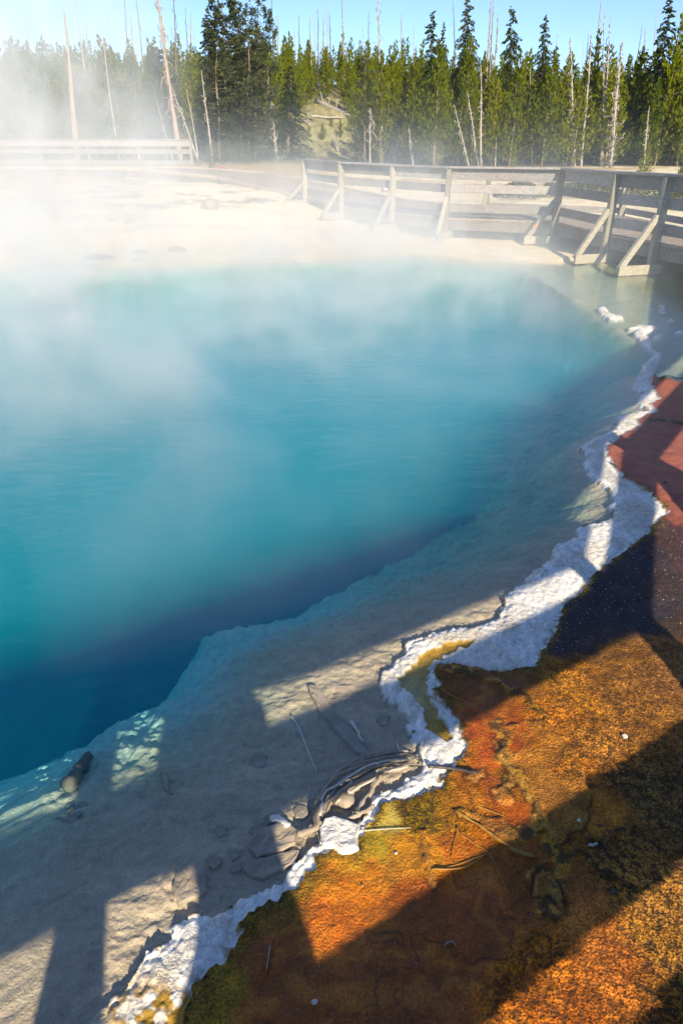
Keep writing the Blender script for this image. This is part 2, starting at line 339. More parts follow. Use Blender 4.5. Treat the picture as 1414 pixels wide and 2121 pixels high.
def build_ground():
    rr = [0.0, .25, .4, .55, .7]
    r_ = .78
    while r_ < 6.2: rr.append(r_); r_ *= 1.0036
    while r_ < 16: rr.append(r_); r_ *= 1.0062
    while r_ < 900: rr.append(r_); r_ *= 1.014
    a1 = np.arange(-33, 33.01, .125); a2 = np.arange(36, 325, 3.0)
    ang = np.radians(np.concatenate([a1, a2])); na = len(ang); rr = np.array(rr[1:]); nr = len(rr)
    X = (rr[:, None] * np.sin(ang)[None, :]).ravel(); Y = (rr[:, None] * np.cos(ang)[None, :]).ravel()
    q = pond_bottom(X, Y)
    # ---- colours and masks
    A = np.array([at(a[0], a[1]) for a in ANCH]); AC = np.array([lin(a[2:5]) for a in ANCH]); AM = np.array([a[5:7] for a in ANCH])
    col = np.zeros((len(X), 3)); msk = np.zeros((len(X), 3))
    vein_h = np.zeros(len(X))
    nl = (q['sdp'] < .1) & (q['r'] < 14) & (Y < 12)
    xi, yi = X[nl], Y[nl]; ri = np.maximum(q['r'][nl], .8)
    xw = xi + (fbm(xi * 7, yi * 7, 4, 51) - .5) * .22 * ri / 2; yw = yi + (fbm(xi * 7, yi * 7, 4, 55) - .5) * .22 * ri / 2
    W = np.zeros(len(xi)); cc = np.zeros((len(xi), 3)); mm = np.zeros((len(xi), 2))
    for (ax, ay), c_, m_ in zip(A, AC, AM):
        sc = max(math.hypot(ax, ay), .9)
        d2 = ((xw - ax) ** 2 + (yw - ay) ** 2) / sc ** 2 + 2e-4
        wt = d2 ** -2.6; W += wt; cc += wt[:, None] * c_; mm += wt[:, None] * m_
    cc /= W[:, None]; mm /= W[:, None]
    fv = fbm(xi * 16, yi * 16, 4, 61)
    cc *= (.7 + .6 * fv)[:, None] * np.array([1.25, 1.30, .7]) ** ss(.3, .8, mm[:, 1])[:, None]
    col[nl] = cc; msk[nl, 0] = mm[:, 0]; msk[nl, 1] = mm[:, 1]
    band = fbm(xi * 5 + 2 * fbm(xi * 3, yi * 3, 2, 120), yi * 5, 4, 121); fine_ = fbm(xi * 30, yi * 30, 3, 123)
    orange = ss(.03, .10, cc[:, 0] - cc[:, 2] * 2.2) * (ri < 4)
    for cen, wid, cv, am in ((.36, .05, (.26, .080, .004), .5), (.50, .03, (.62, .27, .015), .3), (.62, .05, (.15, .050, .005), .45), (.72, .05, (.55, .23, .02), .35)):
        t = (np.exp(-((band + (fine_ - .5) * .12 - cen) / wid) ** 2) * am * orange)[:, None]; cc = cc * (1 - t) + np.array(cv) * t
    rg_ = np.abs(fbm(xi * 6 + fbm(xi * 14, yi * 14, 2, 131) * .8, yi * 6, 3, 133) - .5)
    crk = np.exp(-(rg_ / .010) ** 2) * orange * ss(.5, .62, fbm(xi * 2.5, yi * 2.5, 2, 135)); cc *= (1 - .6 * crk)[:, None]
    for line, wd in ((G([(1040,1510),(1035,1560),(1060,1600),(1090,1650),(1110,1700),(1150,1760),(1165,1830),(1140,1900)]), .036), (G([(1110,1700),(1080,1735),(1040,1735)]), .03), (G([(905,1388),(980,1402),(1060,1438),(1110,1470),(1130,1500)]), .026), (G([(1150,1760),(1230,1790),(1260,1850)]), .02), (G([(1095,1830),(1135,1815),(1160,1870)]), .02)):
        d_ = np.full(xi.shape, 9.0); x2 = xi + (fbm(xi * 20, yi * 20, 3, 151) - .5) * .09; y2 = yi + (fbm(xi * 20, yi * 20, 3, 153) - .5) * .09
        for (ax, ay), (bx, by) in zip(line[:-1], line[1:]):
            ex, ey = bx - ax, by - ay; tt = np.clip(((x2 - ax) * ex + (y2 - ay) * ey) / (ex * ex + ey * ey), 0, 1); d_ = np.minimum(d_, np.hypot(x2 - ax - tt * ex, y2 - ay - tt * ey))
        t = (ss(wd, wd * .3, d_) * .92)[:, None]; vein = np.where((fbm(xi * 40, yi * 40, 3, 155) > .53)[:, None], np.array([.50, .24, .025]), np.array([.10, .050, .012])); cc = cc * (1 - t) + vein * t
        vein_h[nl] = np.maximum(vein_h[nl], t[:, 0])
    cc = np.clip(cc, 0, .9); col[nl] = cc
    lum = cc.mean(1)
    msk[nl, 2] = ss(.075, .05, lum) * 1.0 + .25 * ss(.5, .9, mm[:, 0]) * ss(1.6, 2.6, ri)
    # far land
    fl = ~nl
    n1 = fbm(X * .9, Y * 1.6, 4, 63); n2 = fbm(X * .25, Y * .35, 3, 65); n3 = fbm(X * 3.5, Y * 7, 3, 67)
    s = -q['sdp']
    cream = np.array([.80, .71, .49]); tuft = np.array([.20, .17, .11]); dry = np.array([.42, .32, .16]); floor_ = np.array([.16, .14, .07]); grassy = np.array([.30, .28, .13])
    fcol = cream * (0.88 + .2 * n3)[:, None]
    left = ss(1.0, -3.0, X)
    tf = ss(.53, .66, n1 * .6 + n3 * .4) * ss(2.5, 6, s) * (.35 + .65 * left) * .95
    fcol = fcol * (1 - tf)[:, None] + tuft * tf[:, None]
    df = ss(.45, .6, n2 * .7 + n3 * .3) * ss(22, 30, Y) * .8; df = np.maximum(df, ss(27, 33, Y) * left)
    fcol = fcol * (1 - df)[:, None] + dry * df[:, None]
    ff = ss(44, 50, Y + n2 * 4)
    fcol = fcol * (1 - ff)[:, None] + floor_ * ff[:, None]
    cl = np.exp(-((X - (-1.5 + (Y - 60) * .05)) / 7.5) ** 2) * ss(47, 52, Y) * (1 - ss(80, 95, Y)) * ss(.30, .5, n1 + .12)
    fcol = fcol * (1 - cl)[:, None] + grassy * cl[:, None] * (.35 + 1.3 * n3)[:, None]
    wet_e = ss(.5, .0, s)
    fcol *= (1 - .25 * wet_e)[:, None]
    col[fl] = fcol[fl]; msk[fl, 0] = .12; msk[fl, 1] = .05
    bl = nl & (Y > 9); t = ss(9, 11.5, Y[bl]); col[bl] = col[bl] * (1 - t)[:, None] + fcol[bl] * t[:, None]
    # water bed
    wb = q['sdp'] > 0
    lay = fbm(X * 8, Y * 12, 4, 71)
    bed = np.array([.54, .43, .31]) * (.8 + .4 * lay)[:, None]; lip = ss(-.55, -.03, q['e']) * (.75 - .7 * ss(2.6, 4.2, Y)); bed = bed * (1 - lip)[:, None] + np.array([.66, .70, .68]) * lip[:, None]
    yellow_spot = ss(-.30, -.02, q['e']) * (1 - ss(.0, .3, q['e'])) * ss(.42, .62, fbm(X * 2.2, Y * 2.2, 3, 73)) * np.exp(-(((X - at(900, 1090)[0]) / .45) ** 2 + ((Y - at(900, 1090)[1]) / .4) ** 2))  # yellowish tone at one spot of the drop-off lip
    bed = bed * (1 - .75 * yellow_spot)[:, None] + np.array([.62, .62, .26]) * (.75 * yellow_spot)[:, None]
    dp = ss(0, 1.2, q['e']); bed = bed * (1 - dp)[:, None] + np.array([.34, .40, .38]) * dp[:, None]
    rt = ss(4.3, 5.0, X) * ss(5.2, 6.0, Y) * (q['e'] < 0)
    olive = np.array([.36, .27, .07]) * (.5 + .9 * fbm(X * 1.5, Y * 1.5, 4, 75))[:, None]
    bed = bed * (1 - rt)[:, None] + olive * rt[:, None]
    col[wb] = bed[wb]; msk[wb, 0] = .10; msk[wb, 1] = 0; msk[wb, 2] = .10
    # mats
    mt = (q['mats'] > -.012) & ~wb
    rim = np.exp(-((q['mats'] - .004) / .005) ** 2)
    mcol = np.array([.40, .19, .03]) * (.35 + 1.2 * fbm(X * 22, Y * 22, 3, 81))[:, None]
    t = (ss(0, .01, q['mats']) * .45 * ss(.3, .6, fbm(X * 12, Y * 12, 3, 97)))[mt][:, None]; col[mt] = col[mt] * (1 - t) + mcol[mt] * t
    rn = ss(.4, .62, fbm(X * 9, Y * 9, 3, 95)); t = (rim * .6 * rn)[mt][:, None]; col[mt] = col[mt] * (1 - t) + np.array([.50, .30, .08]) * t
    t = (np.exp(-((q['mats'] + .006) / .006) ** 2) * .65 * rn)[mt][:, None]; col[mt] *= (1 - t)
    # greenish gold fringe beside the crust on land
    fr = ss(-.045, -.002, q['crust']) * ~wb * ss(.35, .55, fbm(X * 35, Y * 35, 3, 83)) * (q['r'] < 4.6)
    gold = np.array([.20, .13, .010]) * (.35 + 1.3 * fbm(X * 60, Y * 60, 2, 85))[:, None]
    col = col * (1 - fr)[:, None] + gold * fr[:, None]; msk[:, 0] = np.maximum(msk[:, 0], fr * .9)
    # crust
    c = q['crust']; cm = ss(-.003, .003, c)
    cw = np.array([.94, .92, .87]) * (.86 + .2 * fbm(X * 30, Y * 30, 3, 87))[:, None]
    grey = ss(.03, .07, c) * ss(.48, .62, fbm(X * 5, Y * 5, 3, 89)) * .40
    cw = cw * (1 - grey)[:, None] + np.array([.42, .40, .38]) * grey[:, None]
    st = (ss(.45, .66, fbm(X * 11, Y * 11, 4, 181)) * .38)[:, None]; cw = cw * (1 - st) + np.array([.66, .54, .36]) * st
    lf = (ss(.035, .0, c) * ss(-.03, -.07, q['sdp']) * ss(.5, .62, fbm(X * 42, Y * 42, 3, 183)) * .85)[:, None]; cw = cw * (1 - lf) + np.array([.30, .18, .02]) * lf
    gap = ss(.10, .0, q['f2'] - q['f1']) * ss(.0, .03, c) * .30
    cw *= (1 - gap)[:, None]
    gx, gy = at(330, 2100); gp = np.exp(-(((X - gx) / .16) ** 2 + ((Y - gy) / .07) ** 2)) * ss(.3, .5, fbm(X * 30, Y * 30, 3, 91)) * 1.3
    gp = np.clip(gp, 0, 1); cw = cw * (1 - gp)[:, None] + np.array([.42, .25, .04]) * gp[:, None]
    col = col * (1 - cm)[:, None] + cw * cm[:, None]
    msk[:, 0] = msk[:, 0] * (1 - cm) + (.12 + .5 * grey) * cm; msk[:, 1] = msk[:, 1] * (1 - cm) + .25 * cm; msk[:, 2] *= (1 - cm)
    yy = ss(0, .008, q['yel']) * cm
    px_, py_ = at(850, 1440); pale = np.exp(-(((X - px_) / .09) ** 2 + ((Y - py_) / .13) ** 2))
    yc = (np.array([.46, .27, .03]) * (1 - pale)[:, None] + np.array([.48, .44, .20]) * pale[:, None]) * (.6 + .7 * fbm(X * 26, Y * 26, 4, 93))[:, None]
    col = col * (1 - yy)[:, None] + yc * yy[:, None]; msk[:, 1] = msk[:, 1] * (1 - yy) + .9 * yy; msk[:, 0] = msk[:, 0] * (1 - yy) + .25 * yy
    q['gran'] = msk[:, 0] * (q['crust'] < 0) * ~wb
    Z = terrain(X, Y, q) + vein_h * (q['crust'] < 0) * ~wb * .008 * (.4 + fbm(X * 35, Y * 35, 3, 157))
    # ---- mesh
    nv = len(X) + 1
    V = np.zeros((nv, 3), np.float32); V[1:, 0] = X; V[1:, 1] = Y; V[1:, 2] = Z; V[0] = (0, 0, Z[:na].mean())
    i = np.arange(nr - 1)[:, None] * na; j = np.arange(na)[None, :]; j2 = (j + 1) % na
    F4 = np.stack([1 + i + j, 1 + i + na + j, 1 + i + na + j2, 1 + i + j2], -1).reshape(-1, 4)
    T3 = np.stack([np.zeros(na, int), 1 + j[0], 1 + j2[0]], -1)
    me = bpy.data.meshes.new('ground'); me.vertices.add(nv); me.vertices.foreach_set('co', V.ravel())
    nlp = F4.size + T3.size; me.loops.add(nlp); me.loops.foreach_set('vertex_index', np.concatenate([F4.ravel(), T3.ravel()]).astype(np.int32))
    me.polygons.add(len(F4) + len(T3))
    ls = np.concatenate([np.arange(len(F4)) * 4, len(F4) * 4 + np.arange(len(T3)) * 3]).astype(np.int32)
    me.polygons.foreach_set('loop_start', ls)
    me.update(calc_edges=True); me.validate()
    me.polygons.foreach_set('use_smooth', [True] * len(me.polygons))
    for nm, arr in (('Col', col), ('Mask', msk)):
        at_ = me.color_attributes.new(nm, 'FLOAT_COLOR', 'POINT'); d = np.ones((nv, 4), np.float32); d[1:, :3] = np.clip(arr, 0, 1); d[0, :3] = arr[0]
        at_.data.foreach_set('color', d.ravel())
    return tag(link_mesh('ground', me, M_GROUND), 'pale sinter ground with white mineral crust and orange mats round the hot pool', 'ground', kind='structure')
build_ground()

# ------------------------------------------------------------------ water
def water_material():
    m, n, l, b, out = mat_new('water_material'); n.remove(b)
    co = n.new('ShaderNodeTexCoord').outputs['Object']
    mp = n.new('ShaderNodeMapping'); mp.inputs['Scale'].default_value = (1.0, 2.0, 1); l.new(co, mp.inputs[0])
    h1 = noise(n, l, mp.outputs[0], 5.0, 3, 0.55, 0.4); h2 = noise(n, l, mp.outputs[0], 22.0, 2, 0.5)
    h = math_(n, l, 'ADD', h1, math_(n, l, 'MULTIPLY', h2, 0.25))
    bp = n.new('ShaderNodeBump'); bp.inputs['Strength'].default_value = 0.35; bp.inputs['Distance'].default_value = 0.02; l.new(h, bp.inputs['Height'])
    lw = n.new('ShaderNodeLayerWeight'); lw.inputs['Blend'].default_value = 0.5; l.new(bp.outputs[0], lw.inputs['Normal'])
    fres = math_(n, l, 'MULTIPLY_ADD', math_(n, l, 'POWER', lw.outputs['Facing'], 5.0), 0.98, 0.02, clamp=True)   # same from both sides of the surface
    gl = n.new('ShaderNodeBsdfGlossy'); gl.inputs['Roughness'].default_value = 0.08; l.new(bp.outputs[0], gl.inputs['Normal'])
    tr = n.new('ShaderNodeBsdfTransparent'); mx = n.new('ShaderNodeMixShader')
    l.new(fres, mx.inputs[0]); l.new(tr.outputs[0], mx.inputs[1]); l.new(gl.outputs[0], mx.inputs[2]); l.new(mx.outputs[0], out.inputs['Surface'])
    sc = n.new('ShaderNodeVolumeScatter'); sc.inputs['Color'].default_value = (0.01, 0.83, 1.0, 1); sc.inputs['Density'].default_value = 0.20; sc.inputs['Anisotropy'].default_value = -0.2
    ab = n.new('ShaderNodeVolumeAbsorption'); ab.inputs['Color'].default_value = (0.0, 0.875, 0.925, 1); ab.inputs['Density'].default_value = 1.5
    ad = n.new('ShaderNodeAddShader'); l.new(sc.outputs[0], ad.inputs[0]); l.new(ab.outputs[0], ad.inputs[1]); l.new(ad.outputs[0], out.inputs['Volume'])
    return m
wv = [(-17.5, -6, -7.5), (11, -6, -7.5), (11, 16, -7.5), (-17.5, 16, -7.5), (-17.5, -6, 0), (11, -6, 0), (11, 16, 0), (-17.5, 16, 0)]
wf = [(3, 2, 1, 0), (4, 5, 6, 7), (0, 1, 5, 4), (1, 2, 6, 5), (2, 3, 7, 6), (3, 0, 4, 7)]
tag(mesh('water', wv, wf, water_material()), 'steaming turquoise water of the deep hot spring', 'water', kind='structure')

# ------------------------------------------------------------------ steam
def steam_material():
    m, n, l, b, out = mat_new('steam_material'); n.remove(b)
    co = n.new('ShaderNodeTexCoord').outputs['Object']
    s3 = n.new('ShaderNodeSeparateXYZ'); l.new(co, s3.inputs[0]); x, y, z = s3.outputs
    mp = n.new('ShaderNodeMapping'); mp.inputs['Scale'].default_value = (1.0, 1.0, 0.8); mp.inputs['Rotation'].default_value = (0, 0.35, 0); l.new(co, mp.inputs[0])
    n1 = noise(n, l, mp.outputs[0], 0.50, 6, 0.62, 0.9)
    n2 = noise(n, l, mp.outputs[0], 1.9, 4, 0.6, 0.6)
    nn = math_(n, l, 'ADD', math_(n, l, 'MULTIPLY', n1, 0.64), math_(n, l, 'MULTIPLY', n2, 0.36))
    blob = maprange(n, l, nn, 0.455, 0.595, 0.02, 1.0)
    # how strong over the water: grows with distance, weak at the right
    xr = math_(n, l, 'SUBTRACT', x, math_(n, l, 'MULTIPLY', y, 0.33))
    fy = math_(n, l, 'MULTIPLY', maprange(n, l, y, 2.0, 9.5, 0.20, 1.15), maprange(n, l, y, 15.5, 24, 1.0, 0.0, True))
    fx = maprange(n, l, xr, -4.5, 2.2, 1.0, 0.05, True)
    hz = maprange(n, l, y, 3.0, 16, 1.4, 1.45)     # inverse scale height
    low = math_(n, l, 'MULTIPLY', math_(n, l, 'MULTIPLY', fy, fx), math_(n, l, 'POWER', 2.718, math_(n, l, 'MULTIPLY', math_(n, l, 'MULTIPLY', z, hz), -1.0)))
    low = math_(n, l, 'MULTIPLY', math_(n, l, 'MULTIPLY', low, maprange(n, l, z, 1.7, 3.0, 1.0, 0.0, True)), 1.3)
    # tall plume at the left
    px = maprange(n, l, math_(n, l, 'ADD', x, math_(n, l, 'MULTIPLY', y, 0.12)), -3.6, -0.6, 1.0, 0.0, True)
    py = math_(n, l, 'MULTIPLY', maprange(n, l, y, 8.0, 12.0, 0.0, 1.0, True), maprange(n, l, y, 17, 25, 1.0, 0.0, True))
    pz = maprange(n, l, z, 1.0, 7.6, 1.0, 0.0, True)
    pl = math_(n, l, 'MULTIPLY', math_(n, l, 'MULTIPLY', px, py), math_(n, l, 'MULTIPLY', pz, 0.52))
    top = maprange(n, l, z, 5.5, 8.0, 1.0, 0.0, True)
    d = math_(n, l, 'MULTIPLY', math_(n, l, 'ADD', low, pl), math_(n, l, 'MULTIPLY', blob, top))
    v = n.new('ShaderNodeVolumeScatter'); v.inputs['Color'].default_value = (0.60, 0.675, 0.745, 1); v.inputs['Anisotropy'].default_value = -0.05
    l.new(math_(n, l, 'MULTIPLY', d, 1.0), v.inputs['Density']); l.new(v.outputs[0], out.inputs['Volume'])
    return m
sv = [(a, b_, c_) for c_ in (0.03, 8.0) for a, b_ in ((-22, 2.0), (9.5, 2.0), (9.5, 25), (-22, 25))]
tag(mesh('steam', sv, [(3, 2, 1, 0), (4, 5, 6, 7), (0, 1, 5, 4), (1, 2, 6, 5), (2, 3, 7, 6), (3, 0, 4, 7)], steam_material()), 'white steam drifting low over the hot pool and rising at the left', 'steam', kind='stuff')

# ------------------------------------------------------------------ wood
def wood_material(name, c1, c2, rough=0.8):
    m, n, l, b, out = mat_new(name)
    co = n.new('ShaderNodeTexCoord').outputs['Object']
    mp = n.new('ShaderNodeMapping'); mp.inputs['Scale'].default_value = (1, 1, 3.0); mp.inputs['Rotation'].default_value = (0.2, 0.1, 0.9); l.new(co, mp.inputs[0])
    f = noise(n, l, mp.outputs[0], 9, 5, 0.65, 0.6); g = noise(n, l, co, 60, 3, 0.6)
    c = mixc(n, l, maprange(n, l, f, 0.3, 0.7), c1, c2)
    c = mixc(n, l, 1.0, c, maprange(n, l, g, 0.25, 0.75, 0.65, 1.3), 'MULTIPLY')
    oi = n.new('ShaderNodeObjectInfo'); c = mixc(n, l, 1.0, c, maprange(n, l, oi.outputs['Random'], 0, 1, 0.75, 1.25), 'MULTIPLY')
    l.new(c, b.inputs['Base Color']); b.inputs['Roughness'].default_value = rough; b.inputs['Specular IOR Level'].default_value = 0.3
    bp = n.new('ShaderNodeBump'); bp.inputs['Strength'].default_value = 0.4; bp.inputs['Distance'].default_value = 0.004; l.new(f, bp.inputs['Height']); l.new(bp.outputs[0], b.inputs['Normal'])
    return m
M_RAIL = wood_material('weathered_rail_wood', (.21, .205, .205), (.38, .36, .34))
M_POST = wood_material('pale_post_wood', (.24, .235, .19), (.40, .375, .30))
M_DECK = wood_material('deck_wood', (.32, .26, .21), (.50, .43, .35))
M_DARK = wood_material('dark_frame_wood', (.12, .11, .10), (.22, .20, .18))

DECKZ_PTS = [(-20, .5), (17, .5), (22, .58), (24, .66), (27, .92), (30, 1.14), (60, 1.16)]
def deckz(y): return float(np.interp(y, [p[0] for p in DECKZ_PTS], [p[1] for p in DECKZ_PTS]))
OUT = [(-22, 33.5), (-7.8, 29.6), (-4.4, 27), (-2.26, 24), (-1.0, 22), (.04, 19.7), (1.28, 18.2), (2.42, 17), (4.69, 16), (4.98, 13.6), (5.4, 12.4), (6.3, 9.0), (4.6, 5.0), (2.75, 2.45), (1.95, .576), (-8, -5.89)]
def offset(path, d):
    r_ = []
    for i, p in enumerate(path):
        ns = []
        for a, b in ((i - 1, i), (i, i + 1)):
            if a >= 0 and b < len(path):
                v = Vector((path[b][0] - path[a][0], path[b][1] - path[a][1])).normalized(); ns.append(Vector((-v.y, v.x)))
        m = sum(ns, Vector((0, 0))).normalized(); k = d / max(m.dot(ns[0]), .5)
        r_.append((p[0] + m.x * k, p[1] + m.y * k))
    return r_
INN = offset(OUT, 2.1)
bw = hub('boardwalk', (3.5, 17.5, .1))
tag(bw, 'weathered timber boardwalk curving round the far side of the pool to where the photographer stands', 'boardwalk')
rd = random.Random(3)
def P3(p, dz=0.0): return Vector((p[0], p[1], deckz(p[1]) + dz))
dk = MB(); fr_ = MB(); sup = MB(); kb = MB()
for i in range(len(OUT) - 1):
    o0, o1, i0, i1 = [Vector(p) for p in (OUT[i], OUT[i + 1], INN[i], INN[i + 1])]
    L = max((o1 - o0).length, (i1 - i0).length); nb = max(2, int(L / .155))
    for k in range(nb):
        t0, t1 = k / nb, (k + 1 - .07) / nb; j = rd.uniform(-.004, .004)
        q = [o0.lerp(o1, t0), o0.lerp(o1, t1), i0.lerp(i1, t1), i0.lerp(i1, t0)]
        q[0] = q[0] + (q[0] - q[3]).normalized() * (.03 + rd.uniform(0, .02)); q[1] = q[1] + (q[1] - q[2]).normalized() * .04
        vv = [(p.x, p.y, deckz(p.y) + j) for p in q] + [(p.x, p.y, deckz(p.y) + j - .04) for p in q]
        dk.add(vv, [(3, 2, 1, 0), (4, 5, 6, 7), (0, 1, 5, 4), (1, 2, 6, 5), (2, 3, 7, 6), (3, 0, 4, 7)])
    for a, b in ((o0, o1), (i0, i1), (o0.lerp(i0, .5), o1.lerp(i1, .5))):
        fr_.beam(P3(a, -.15), P3(b, -.15), .07, .21)
    ns = max(1, int(L / 2.4))
    for k in range(ns + 1):
        t = (k + .02) / ns * .96
        for p in (o0.lerp(o1, t), i0.lerp(i1, t)):
            if p.y < 2: g0 = 0.0
            else: g0 = max(gz(p.x, p.y), -.35)
            inw = (o0.lerp(i0, .5) - o0).normalized() * .12 if p == o0.lerp(o1, t) else -(o0.lerp(i0, .5) - o0).normalized() * .12
            p = p + inw
            sup = MB(); sup.beam((p.x, p.y, g0 - .15), (p.x, p.y, deckz(p.y) - .05), .12, .12, (1, 0, 0)); sup.build('support', M_DARK, bw)
    if i < 5:
        kb.beam(P3(o0, .045), P3(o1, .045), .09, .09); 
    if i < 7: kb.beam(P3(i0, .045), P3(i1, .045), .09, .09)
dk.build('deck', M_DECK, bw); fr_.build('frame', M_DARK, bw); kb.build('kerb', M_DECK, bw)

def railing(path, parent, splits=None, brace=True, boards=((.12, .29), (.52, .69), (.79, 1.005)), top=1.0):
    """posts with braces and footings, three boards and a cap; the outward side is to the right of the path"""
    rl = hub('railing', (path[0][0], path[0][1], deckz(path[0][1])), parent)
    pts = []
    for i in range(len(path) - 1):
        a, b = Vector(path[i]), Vector(path[i + 1]); n_ = max(1, int(round((b - a).length / 2.35)))
        if splits and i in splits: ts = splits[i]
        else: ts = [k / n_ for k in range(n_)]
        d = (b - a).normalized()
        for t in ts: pts.append((a.lerp(b, t), d))
    pts.append((Vector(path[-1]), d))
    for p, d in pts:
        nrm = Vector((d.y, -d.x)); z = deckz(p.y); g0 = 0.0 if p.y < 3 else gz(p.x + nrm.x * .1, p.y + nrm.y * .1)
        g0 = max(min(g0, z - .2), -.02)
        q = p + nrm * .075
        m = MB(); m.beam((q.x, q.y, g0 - (.3 if brace else 0)), (q.x, q.y, z + top), .10, .145, (nrm.x, nrm.y, 0)); m.build('post', M_POST, rl)
        if brace:
            f_ = q + nrm * .62; zf = g0 + .10
            m = MB(); m.beam((f_.x, f_.y, zf), (q.x + nrm.x * .06, q.y + nrm.y * .06, z + .42), .09, .10, (0, 0, 1)); m.build('brace', M_POST, rl)
            m = MB(); a_ = q - nrm * .15 + d * .075; b_ = f_ + nrm * .06 + d * .075
            m.beam((a_.x, a_.y, zf), (b_.x, b_.y, zf), .045, .16); m.build('footing', M_POST, rl)
    for i in range(len(path) - 1):
        a, b = Vector(path[i]), Vector(path[i + 1]); d = (b - a).normalized(); nrm = Vector((d.y, -d.x)); s_ = 0.003 * (i % 2)
        for lo, hi in boards:
            m = MB(); o_ = nrm * .0; m.beam(P3(a, (lo + hi) / 2 + s_), P3(b, (lo + hi) / 2 + s_), .04, hi - lo); m.build('rail_board', M_RAIL, rl)
        m = MB(); a2 = a + nrm * .04; b2 = b + nrm * .04
        if top > .95: m.beam(P3(a2, 1.03 + s_), P3(b2, 1.03 + s_), .20, .045)
        if top > .95: m.build('cap_board', M_RAIL, rl)
    return rl
seg1 = (Vector(OUT[15]) - Vector(OUT[14])); L1 = seg1.length
railing(OUT[4:16], bw, splits={10: [.0, 2.53 / L1, (2.53 + 2.4) / L1, .65, .85]})
railing(INN[7:16], bw, boards=((.04, .17), (.66, .80)), top=.82)
LR0 = [(-6.1, 31.2), (-22, 35.4)]
left_rl = hub('boardwalk_railing', (-6.1, 31.2, 1.15))
tag(left_rl, 'hazy grey timber railing along the far left walk, ending beside the leaning dead trunk', 'railing')
left_rl.name = 'timber_railing'
railing(LR0, left_rl, brace=False)

# small ray-march: the point of the terrain that a pixel shows
def hit(px, py, d0=10.0, d1=140.0):
    D = np.linspace(d0, d1, 1400); dd = ray(px, py)
    X = dd[0] / dd[1] * D; Z = CAMZ + dd[2] / dd[1] * D
    T = terrain(X, D); k = np.argmax(Z < T) if (Z < T).any() else len(D) - 1
    return Vector((X[k], D[k], T[k]))

# ------------------------------------------------------------------ trees
def foliage_material(name, c1, c2):
    m, n, l, b, out = mat_new(name)
    oi = n.new('ShaderNodeObjectInfo'); co = n.new('ShaderNodeTexCoord').outputs['Object']
    f = noise(n, l, co, 1.6, 3, 0.6)
    k = math_(n, l, 'ADD', math_(n, l, 'MULTIPLY', f, 0.7), math_(n, l, 'MULTIPLY', oi.outputs['Random'], 0.45))
    c = mixc(n, l, maprange(n, l, k, 0.25, 0.85), c1, c2)
    l.new(c, b.inputs['Base Color']); b.inputs['Roughness'].default_value = 0.7; b.inputs['Specular IOR Level'].default_value = 0.1
    t = n.new('ShaderNodeBsdfTranslucent'); l.new(c, t.inputs[0]); mx = n.new('ShaderNodeMixShader'); mx.inputs[0].default_value = 0.25
    l.new(b.outputs[0], mx.inputs[1]); l.new(t.outputs[0], mx.inputs[2]); l.new(mx.outputs[0], out.inputs['Surface'])
    return m
M_YP = foliage_material('young_pine_needles', (.040, .072, .001), (.185, .205, .003))
M_FIR = foliage_material('fir_needles', (.030, .052, .012), (.075, .095, .020))
M_OP = foliage_material('open_pine_needles', (.055, .075, .030), (.115, .130, .055))
M_BARK = simple('bark', (.16, .12, .09), (.34, .27, .20), 0.9, 8, 0.8, 0.01, (4, 4, 1))
M_SNAG = simple('bare_dead_wood', (.27, .25, .23), (.52, .48, .43), 0.85, 6, 0.6, 0.01, (5, 5, .6))
M_SNAGB = simple('brown_dead_wood', (.22, .16, .12), (.46, .37, .29), 0.85, 5, 0.6, 0.01, (4, 4, .8))
M_SNAGD = simple('dark_dead_wood', (.09, .08, .08), (.22, .20, .19), 0.85, 6, 0.6, 0.01, (5, 5, .6))

def sprays(name, P, A, S, Wd, mat, parent=None, droop=0.0, rg=None):
    """quads: centre P, axis A, length S, width Wd, a thin leaf-like diamond each"""
    n_ = len(P); B = rg.normal(size=(n_, 3)); B -= (B * A).sum(1)[:, None] * A; B /= np.linalg.norm(B, axis=1)[:, None] + 1e-9
    v = np.stack([P - A * S[:, None] * .5, P + B * Wd[:, None] * .5, P + A * S[:, None] * .5, P - B * Wd[:, None] * .5], 1).reshape(-1, 3)
    me = bpy.data.meshes.new(name); me.vertices.add(4 * n_); me.vertices.foreach_set('co', v.astype(np.float32).ravel())
    me.loops.add(4 * n_); me.loops.foreach_set('vertex_index', np.arange(4 * n_, dtype=np.int32))
    me.polygons.add(n_); me.polygons.foreach_set('loop_start', np.arange(n_, dtype=np.int32) * 4); me.update(calc_edges=True)
    return link_mesh(name, me, mat, parent)

